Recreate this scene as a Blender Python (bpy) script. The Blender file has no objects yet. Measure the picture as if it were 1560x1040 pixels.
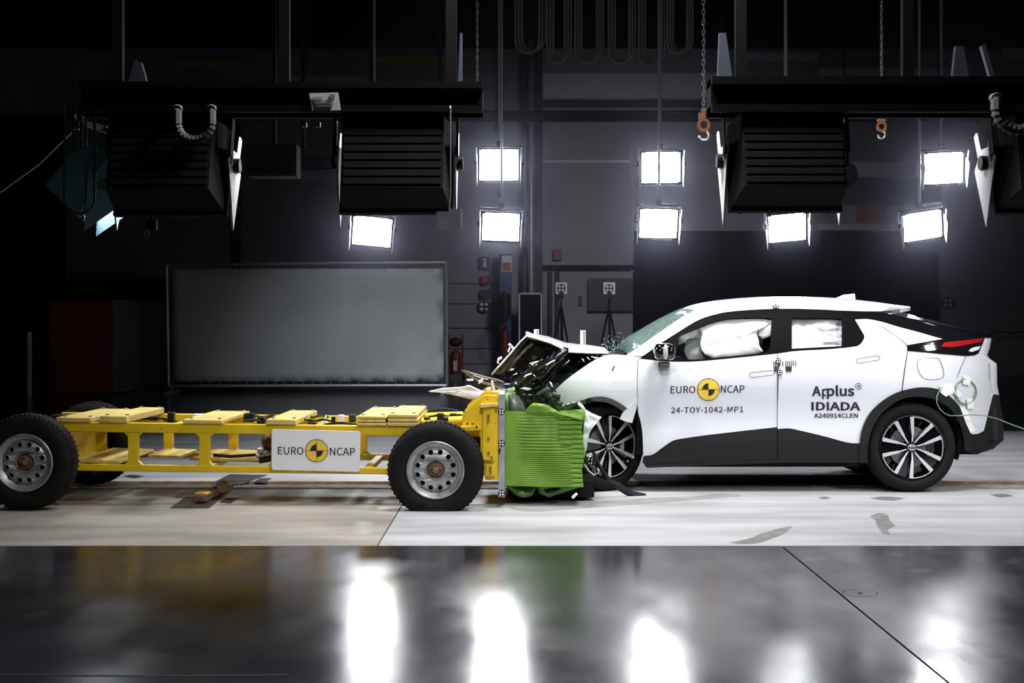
import bpy, bmesh, math, random
from mathutils import Vector, Matrix
from mathutils.geometry import tessellate_polygon
random.seed(7)
scene = bpy.context.scene
COL = scene.collection
PI = math.pi
F, CH, HY = 2070.0, 1.36, 495.0          # focal length in pixels (1560 wide), camera height, horizon row

# ------------------------------------------------------------------ camera, world, lights, exposure
cd = bpy.data.cameras.new('camera'); cam = bpy.data.objects.new('camera', cd); COL.objects.link(cam)
cam.location = (0, 0, CH); cam.rotation_euler = (PI/2, 0, 0)
cd.sensor_width = 36; cd.lens = F/1560*36; cd.shift_y = -(520-HY)/1560; cd.clip_end = 200
scene.camera = cam
scene.view_settings.view_transform = 'Standard'; scene.view_settings.look = 'None'
scene.view_settings.gamma = 1; scene.view_settings.exposure = 0.0; scene.view_settings.use_curve_mapping = False
try:
    scene.cycles.use_denoising = True; scene.cycles.max_bounces = 8; scene.cycles.sample_clamp_indirect = 6
    scene.cycles.caustics_reflective = False; scene.cycles.caustics_refractive = False
except Exception: pass
w = bpy.data.worlds.new('world'); scene.world = w; w.use_nodes = True
w.node_tree.nodes['Background'].inputs[0].default_value = (0.6, 0.65, 1, 1)
w.node_tree.nodes['Background'].inputs[1].default_value = 0.004

def area(name, loc, target, size, power, color=(1, .98, .97), spread=120, size_y=None):
    d = bpy.data.lights.new(name, 'AREA'); d.energy = power; d.color = color; d.shape = 'RECTANGLE'
    d.size = size; d.size_y = size_y or size; d.spread = math.radians(spread)
    o = bpy.data.objects.new(name, d); COL.objects.link(o); o.location = loc
    o.rotation_euler = (Vector(target)-Vector(loc)).to_track_quat('-Z', 'Y').to_euler()
    return o
# ceiling floodlights above the lane, out of frame, plus added fill lights
area('unseen_overhead_light', (2.3, 9.4, 6.0), (2.1, 11.2, 0.3), 1.4, 125, spread=100)
area('unseen_overhead_light', (-0.35, 10.2, 5.8), (-0.35, 10.6, 0.3), 1.2, 62, spread=75)
area('unseen_overhead_light', (6.2, 8.0, 4.6), (3.8, 11.4, 0.6), 0.9, 48, spread=95)
area('unseen_overhead_light', (0.35, 6.1, 4.2), (0.35, 6.4, 0.0), 0.7, 170, spread=150)  # added fill, brightens the side plates of the near floodlights
area('tail_fill_light', (5.4, 6.9, 2.4), (3.6, 11.4, 0.8), 0.45, 16, spread=80)  # added light from the right to brighten the car tail
area('unseen_overhead_light', (2.6, 28.0, 4.8), (3.2, 37.0, 0.6), 1.6, 62, color=(.90, .92, 1), spread=105)  # added wash that lifts the back wall, no fitting there
area('unseen_overhead_light', (-1.2, 19.0, 6.5), (-2.0, 26.0, 0.6), 1.2, 26, color=(.95, .97, 1), spread=45)  # added light aimed at the fabric screen to brighten it

# ------------------------------------------------------------------ materials
def mat(name, col, rough=.5, metal=0, spec=.5, coat=0, noise=None, bump=None, emit=0, wear=None, rnoise=None):
    m = bpy.data.materials.new(name); m.use_nodes = True; nt = m.node_tree
    b = nt.nodes['Principled BSDF']; c = (*col, 1)
    b.inputs['Base Color'].default_value = c; b.inputs['Roughness'].default_value = rough
    b.inputs['Metallic'].default_value = metal; b.inputs['Specular IOR Level'].default_value = spec
    b.inputs['Coat Weight'].default_value = coat; b.inputs['Coat Roughness'].default_value = .08
    if emit:
        b.inputs['Emission Color'].default_value = c; b.inputs['Emission Strength'].default_value = emit
    tc = nt.nodes.new('ShaderNodeTexCoord')
    def nz(scale, stretch=(1, 1, 1), detail=5):
        mp = nt.nodes.new('ShaderNodeMapping'); mp.inputs['Scale'].default_value = stretch
        n = nt.nodes.new('ShaderNodeTexNoise'); n.inputs['Scale'].default_value = scale; n.inputs['Detail'].default_value = detail
        nt.links.new(tc.outputs['Object'], mp.inputs[0]); nt.links.new(mp.outputs[0], n.inputs['Vector']); return n
    def ramp(src, a, bb, c0, c1):
        r = nt.nodes.new('ShaderNodeValToRGB'); e = r.color_ramp.elements
        e[0].position = a; e[1].position = bb; e[0].color = (*c0, 1); e[1].color = (*c1, 1)
        nt.links.new(src.outputs['Fac'], r.inputs[0]); return r
    out = None
    if noise:
        scale, amt, st = noise if len(noise) == 3 else (*noise, (1, 1, 1))
        r = ramp(nz(scale, st), .3, .7, [v*(1-amt) for v in col], [min(1, v*(1+amt*.4)) for v in col]); out = r.outputs[0]
    if wear:
        scale, lo, hi, wc = wear
        r = ramp(nz(scale, detail=8), lo, hi, (0, 0, 0), (1, 1, 1)); mx = nt.nodes.new('ShaderNodeMixRGB')
        nt.links.new(r.outputs[0], mx.inputs[0]); mx.inputs[2].default_value = (*wc, 1)
        if out: nt.links.new(out, mx.inputs[1])
        else: mx.inputs[1].default_value = c
        out = mx.outputs[0]
    if out: nt.links.new(out, b.inputs['Base Color'])
    if rnoise:
        scale, lo, hi, st = rnoise
        r = ramp(nz(scale, st), .3, .7, (lo,)*3, (hi,)*3); nt.links.new(r.outputs[0], b.inputs['Roughness'])
    if bump:
        scale, strength, st = bump if len(bump) == 3 else (*bump, (1, 1, 1))
        bp = nt.nodes.new('ShaderNodeBump'); bp.inputs['Strength'].default_value = strength; bp.inputs['Distance'].default_value = .01
        nt.links.new(nz(scale, st).outputs['Fac'], bp.inputs['Height']); nt.links.new(bp.outputs[0], b.inputs['Normal'])
    return m

def glass_mat(name, tint, refl=.12, rough=.02):
    m = bpy.data.materials.new(name); m.use_nodes = True; nt = m.node_tree; nt.nodes.clear()
    o = nt.nodes.new('ShaderNodeOutputMaterial'); t = nt.nodes.new('ShaderNodeBsdfTransparent'); g = nt.nodes.new('ShaderNodeBsdfGlossy')
    t.inputs[0].default_value = (*tint, 1); g.inputs['Roughness'].default_value = rough
    lw = nt.nodes.new('ShaderNodeLayerWeight'); lw.inputs[0].default_value = refl
    mx = nt.nodes.new('ShaderNodeMixShader'); nt.links.new(lw.outputs['Fresnel'], mx.inputs[0])
    nt.links.new(t.outputs[0], mx.inputs[1]); nt.links.new(g.outputs[0], mx.inputs[2]); nt.links.new(mx.outputs[0], o.inputs[0])
    return m

def cracked_glass():
    m = bpy.data.materials.new('cracked_glass'); m.use_nodes = True; nt = m.node_tree; nt.nodes.clear()
    o = nt.nodes.new('ShaderNodeOutputMaterial'); t = nt.nodes.new('ShaderNodeBsdfTransparent'); d = nt.nodes.new('ShaderNodeBsdfDiffuse')
    g = nt.nodes.new('ShaderNodeBsdfGlossy'); g.inputs['Roughness'].default_value = .1
    t.inputs[0].default_value = (.55, .72, .66, 1); d.inputs[0].default_value = (.30, .42, .40, 1)
    tc = nt.nodes.new('ShaderNodeTexCoord'); v = nt.nodes.new('ShaderNodeTexVoronoi'); v.feature = 'DISTANCE_TO_EDGE'; v.inputs['Scale'].default_value = 26
    n = nt.nodes.new('ShaderNodeTexNoise'); n.inputs['Scale'].default_value = 5
    nt.links.new(tc.outputs['Object'], v.inputs['Vector']); nt.links.new(tc.outputs['Object'], n.inputs['Vector'])
    r = nt.nodes.new('ShaderNodeValToRGB'); r.color_ramp.elements[0].color = (.75,)*3+(1,); r.color_ramp.elements[1].color = (.32,)*3+(1,); r.color_ramp.elements[1].position = .06
    nt.links.new(v.outputs['Distance'], r.inputs[0])
    mx = nt.nodes.new('ShaderNodeMixShader'); nt.links.new(r.outputs[0], mx.inputs[0]); nt.links.new(t.outputs[0], mx.inputs[1]); nt.links.new(d.outputs[0], mx.inputs[2])
    m2 = nt.nodes.new('ShaderNodeMixShader'); m2.inputs[0].default_value = .1
    nt.links.new(mx.outputs[0], m2.inputs[1]); nt.links.new(g.outputs[0], m2.inputs[2]); nt.links.new(m2.outputs[0], o.inputs[0])
    return m

M = {}
M['white'] = mat('white_paint', (.70, .725, .785), .35, coat=.5)
M['white_matte'] = mat('white_plastic', (.78, .79, .82), .5)
M['bag'] = mat('airbag_fabric', (.54, .55, .58), .85, bump=(60, .12))
M['satin'] = mat('satin_black_trim', (.003, .003, .004), .5, spec=.03)
M['clad'] = mat('grey_cladding', (.011, .0115, .014), .6, spec=.25, bump=(300, .1))
M['gloss'] = mat('gloss_black', (.006, .006, .008), .08, coat=1)
M['black'] = mat('black_plastic', (.008, .008, .009), .5, spec=.3)
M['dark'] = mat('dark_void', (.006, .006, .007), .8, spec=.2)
M['soft'] = mat('dark_interior', (.02, .02, .022), .8)
M['rubber'] = mat('rubber', (.0062, .0060, .0058), .78, spec=.22, noise=(18, .4), bump=(70, .25))
M['silver'] = mat('silver_alloy', (.66, .66, .69), .38, metal=.45)
M['steel'] = mat('wheel_steel', (.42, .43, .44), .42, metal=.55, noise=(14, .35))
M['galv'] = mat('galvanised_steel', (.42, .44, .47), .45, metal=.5, noise=(9, .25))
M['rust'] = mat('rusty_steel', (.20, .12, .07), .75, noise=(22, .6))
M['yellow'] = mat('yellow_paint', (.72, .50, .01), .42, wear=(30, .68, .74, (.12, .08, .02)), noise=(5, .12))
M['pale'] = mat('pale_yellow_board', (.68, .53, .15), .6, wear=(16, .6, .7, (.36, .26, .09)), noise=(7, .22))
M['sign'] = mat('sign_white', (.80, .81, .86), .4)
M['ink'] = mat('black_ink', (.012, .012, .02), .5)
M['badge'] = mat('badge_yellow', (.85, .56, .06), .4)
M['green'] = mat('green_cladding', (.15, .31, .028), .5, noise=(6, .18))
M['green_dark'] = mat('green_sheet', (.10, .26, .05), .5)
M['sheet'] = mat('grey_sheet', (.05, .06, .055), .45)
M['red_lamp'] = mat('red_lamp', (.34, .010, .013), .2, coat=1)
M['engine'] = mat('engine_dark', (.012, .012, .014), .35, noise=(25, .5))
M['liner'] = mat('hood_liner', (.17, .13, .12), .8, noise=(20, .75), bump=(30, .6))
M['foam'] = mat('dull_green_foam', (.03, .05, .02), .8, noise=(30, .7))
M['primer'] = mat('primer_grey', (.16, .15, .125), .5)
M['alu'] = mat('bare_aluminium', (.6, .6, .62), .35, metal=.8)
M['glass'] = glass_mat('side_glass', (.98, .985, .985), .08)
M['wind'] = cracked_glass()
M['shard'] = mat('glass_chips', (.55, .75, .75), .1, spec=.8)
M['cable_g'] = mat('green_cable', (.15, .26, .15), .4)
M['tape'] = mat('white_tape', (.82, .83, .84), .5)
M['lamp_black'] = mat('lamp_housing', (.0035, .003, .0035), .7, spec=.08)
M['teal'] = mat('teal_housing', (.008, .045, .065), .5)
M['lens_near'] = mat('lit_lens_dimmed', (.94, .96, 1.0), .3, emit=7.5)
M['lens'] = mat('lit_lens', (.94, .96, 1.0), .3, emit=58)
M['wall'] = mat('wall_panel', (.34, .33, .36), .8, noise=(.35, .25))
M['screen'] = mat('screen_fabric', (.48, .52, .55), .75, bump=(1.6, .35, (1, 1, .4)), noise=(.8, .18))
M['darkred'] = mat('dark_red_tank', (.10, .015, .012), .55, noise=(20, .5))
M['red'] = mat('red_paint', (.17, .012, .012), .5)
M['cab'] = mat('grey_cabinet', (.20, .23, .25), .6)
M['blue'] = mat('blue_paint', (.04, .07, .20), .5)
M['orange'] = mat('orange_paint', (.42, .13, .08), .6)
M['hook'] = mat('hook_orange', (.30, .11, .03), .5)
M['rope'] = mat('grey_cable', (.22, .22, .21), .6)
M['paper'] = mat('paper', (.62, .62, .62), .7)
M['pipe'] = mat('pipe_grey', (.24, .24, .26), .4, metal=.4)
M['beamy'] = mat('crane_yellow', (.55, .36, .02), .5)
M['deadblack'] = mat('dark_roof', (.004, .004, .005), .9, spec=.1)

# ------------------------------------------------------------------ mesh builder
def px(x, y, Y): return Vector(((x-780)*Y/F, Y, CH-(y-HY)*Y/F))
ORG = {}
class MB:
    def __init__(s): s.v = []; s.f = []; s.m = []
    def add(s, vs, fs, mi=0):
        o = len(s.v); s.v += [Vector(v) for v in vs]; s.f += [[i+o for i in f] for f in fs]; s.m += [mi]*len(fs); return o
    def box(s, c, d, mi=0, rot=None):
        hx, hy, hz = d[0]/2, d[1]/2, d[2]/2; c = Vector(c)
        vs = [Vector((x, y, z)) for x in (-hx, hx) for y in (-hy, hy) for z in (-hz, hz)]
        if rot is not None: vs = [rot @ v for v in vs]
        s.add([v+c for v in vs], [[0, 1, 3, 2], [4, 6, 7, 5], [0, 4, 5, 1], [2, 3, 7, 6], [0, 2, 6, 4], [1, 5, 7, 3]], mi)
    def bb(s, x0, x1, y0, y1, z0, z1, mi=0): s.box(((x0+x1)/2, (y0+y1)/2, (z0+z1)/2), (x1-x0, y1-y0, z1-z0), mi)
    def hexa(s, vs, mi=0): s.add(vs, [[0, 1, 2, 3], [7, 6, 5, 4], [0, 4, 5, 1], [1, 5, 6, 2], [2, 6, 7, 3], [3, 7, 4, 0]], mi)
    def tube(s, pts, r, n=8, mi=0, cap=True):
        pts = [Vector(p) for p in pts]; rings = []; up = None
        for i, p in enumerate(pts):
            t = (pts[min(i+1, len(pts)-1)]-pts[max(i-1, 0)]).normalized()
            if up is None: up = t.orthogonal().normalized()
            up = (up-t*up.dot(t));  up = up.normalized() if up.length > 1e-6 else t.orthogonal().normalized()
            b = t.cross(up); rr = r[i] if isinstance(r, (list, tuple)) else r
            rings.append([p+(up*math.cos(2*PI*k/n)+b*math.sin(2*PI*k/n))*rr for k in range(n)])
        fs = [[i*n+k, i*n+(k+1) % n, (i+1)*n+(k+1) % n, (i+1)*n+k] for i in range(len(pts)-1) for k in range(n)]
        if cap: fs += [list(range(n))[::-1], [(len(pts)-1)*n+k for k in range(n)]]
        s.add([v for r_ in rings for v in r_], fs, mi)
    def lathe(s, prof, c, n=48, mi=0, closed=False, xf=None):       # prof: (radius, depth along +Y), axis through c along Y
        c = Vector(c); vs = []
        for r, d in prof:
            for k in range(n):
                a = 2*PI*k/n; v = Vector((r*math.cos(a), d, r*math.sin(a))); vs.append((xf(v) if xf else v)+c)
        L = len(prof); fs = [[i*n+k, i*n+(k+1) % n, ((i+1) % L)*n+(k+1) % n, ((i+1) % L)*n+k] for i in range(L if closed else L-1) for k in range(n)]
        s.add(vs, fs, mi)
    def prism(s, loops, off, mi=0):                                 # loops: 3D outline (first) and holes; thickness vector
        loops = [[Vector(p) for p in l] for l in loops]; off = Vector(off)
        tr = tessellate_polygon(loops); flat = [p for l in loops for p in l]; n = len(flat)
        fs = [list(t) for t in tr]+[[i+n for i in t[::-1]] for t in tr]; b = 0
        for l in loops:
            for i in range(len(l)): j = (i+1) % len(l); fs.append([b+i, b+j, b+j+n, b+i+n])
            b += len(l)
        s.add(flat+[p+off for p in flat], fs, mi)
    def grid(s, rows, mi=0, close=False):                           # rows of equal length -> quads
        n = len(rows[0]); fs = []
        for i in range(len(rows)-1):
            for k in range(n-1 if not close else n): fs.append([i*n+k, i*n+(k+1) % n, (i+1)*n+(k+1) % n, (i+1)*n+k])
        s.add([v for r in rows for v in r], fs, mi)
    def ball(s, c, r, mi=0, nu=20, nv=12, fn=None):
        c = Vector(c); rows = []
        for i in range(nv+1):
            th = PI*i/nv; row = []
            for k in range(nu):
                ph = 2*PI*k/nu; d = Vector((math.sin(th)*math.cos(ph), math.sin(th)*math.sin(ph), math.cos(th)))
                q = Vector((d.x*r[0], d.y*r[1], d.z*r[2])); row.append(c+(fn(d, q) if fn else q))
            rows.append(row)
        s.grid(rows, mi, True)
    def tilt(s, fn): s.v = [fn(v) for v in s.v]; return s
    def build(s, name, mats, parent=None, smooth=40, bevel=0, org=None, thick=0):
        if not isinstance(mats, (list, tuple)): mats = [mats]
        o0 = Vector(org) if org is not None else (ORG[parent.name] if parent else Vector((0, 0, 0)))
        me = bpy.data.meshes.new(name); me.from_pydata([tuple(v-o0) for v in s.v], [], s.f)
        for i, p in enumerate(me.polygons): p.material_index = s.m[i]
        for m in mats: me.materials.append(m)
        bm = bmesh.new(); bm.from_mesh(me); bmesh.ops.remove_doubles(bm, verts=bm.verts, dist=1e-5); bmesh.ops.recalc_face_normals(bm, faces=bm.faces); bm.to_mesh(me); bm.free()
        if smooth:
            for p in me.polygons: p.use_smooth = True
            me.set_sharp_from_angle(angle=math.radians(smooth))
        o = bpy.data.objects.new(name, me); COL.objects.link(o)
        if parent: o.parent = parent
        else: o.location = o0
        ORG[o.name] = o0
        if thick:
            sm = o.modifiers.new('solid', 'SOLIDIFY'); sm.thickness = thick; sm.offset = 0
        if bevel:
            b = o.modifiers.new('bevel', 'BEVEL'); b.width = bevel; b.segments = 2; b.limit_method = 'ANGLE'; b.angle_limit = math.radians(50)
        return o

def tag(o, label=None, cat=None, group=None, kind=None):
    if label: o['label'] = label
    if cat: o['category'] = cat
    if group: o['group'] = group
    if kind: o['kind'] = kind
    return o
def thing(name, label, cat, loc, group=None):
    o = bpy.data.objects.new(name, None); COL.objects.link(o); o.location = loc; o.empty_display_size = .1
    ORG[o.name] = Vector(loc); return tag(o, label, cat, group)
def copy_tree(o, parent=None):
    c = o.copy(); COL.objects.link(c)
    ORG[c.name] = ORG.get(o.name, Vector((0, 0, 0)))
    if parent: c.parent = parent
    for ch in list(o.children): copy_tree(ch, c)
    return c
def struct(o): o['kind'] = 'structure'; return o

def smooth_loop(pts, n=5, closed=True, ang=38):
    P = [Vector((p[0], p[1])) for p in pts]; N = len(P); out = []
    def tan(i):
        if not closed and (i == 0 or i == N-1): return None
        a, b, c = P[i-1], P[i], P[(i+1) % N]
        d1, d2 = b-a, c-b
        if d1.length < 1e-6 or d2.length < 1e-6 or d1.angle(d2) > math.radians(ang): return None
        return (d1.normalized()+d2.normalized()).normalized()
    T = [tan(i) for i in range(N)]
    for i in range(N if closed else N-1):
        a, b = P[i], P[(i+1) % N]; d = b-a; L = d.length
        ta = (T[i] if T[i] is not None else d.normalized())*L; tb = (T[(i+1) % N] if T[(i+1) % N] is not None else d.normalized())*L
        k = n if (T[i] is not None or T[(i+1) % N] is not None) and L > 2 else 1
        for s_ in range(k):
            t = s_/k; h = t*t*(3-2*t)
            out.append(a*(2*t**3-3*t**2+1)+ta*(t**3-2*t*t+t)+b*(-2*t**3+3*t*t)+tb*(t**3-t*t))
    if not closed: out.append(P[-1])
    return out
def interp(xs, ys, x):
    if x <= xs[0]: return ys[0]
    for i in range(len(xs)-1):
        if x <= xs[i+1]:
            t = (x-xs[i])/(xs[i+1]-xs[i]); return ys[i]+(ys[i+1]-ys[i])*t
    return ys[-1]
def interp_s(xs, ys, x):
    h = .035; return (interp(xs, ys, x-h)+interp(xs, ys, x+h)+2*interp(xs, ys, x)+interp(xs, ys, x-2*h)+interp(xs, ys, x+2*h))/6

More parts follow.
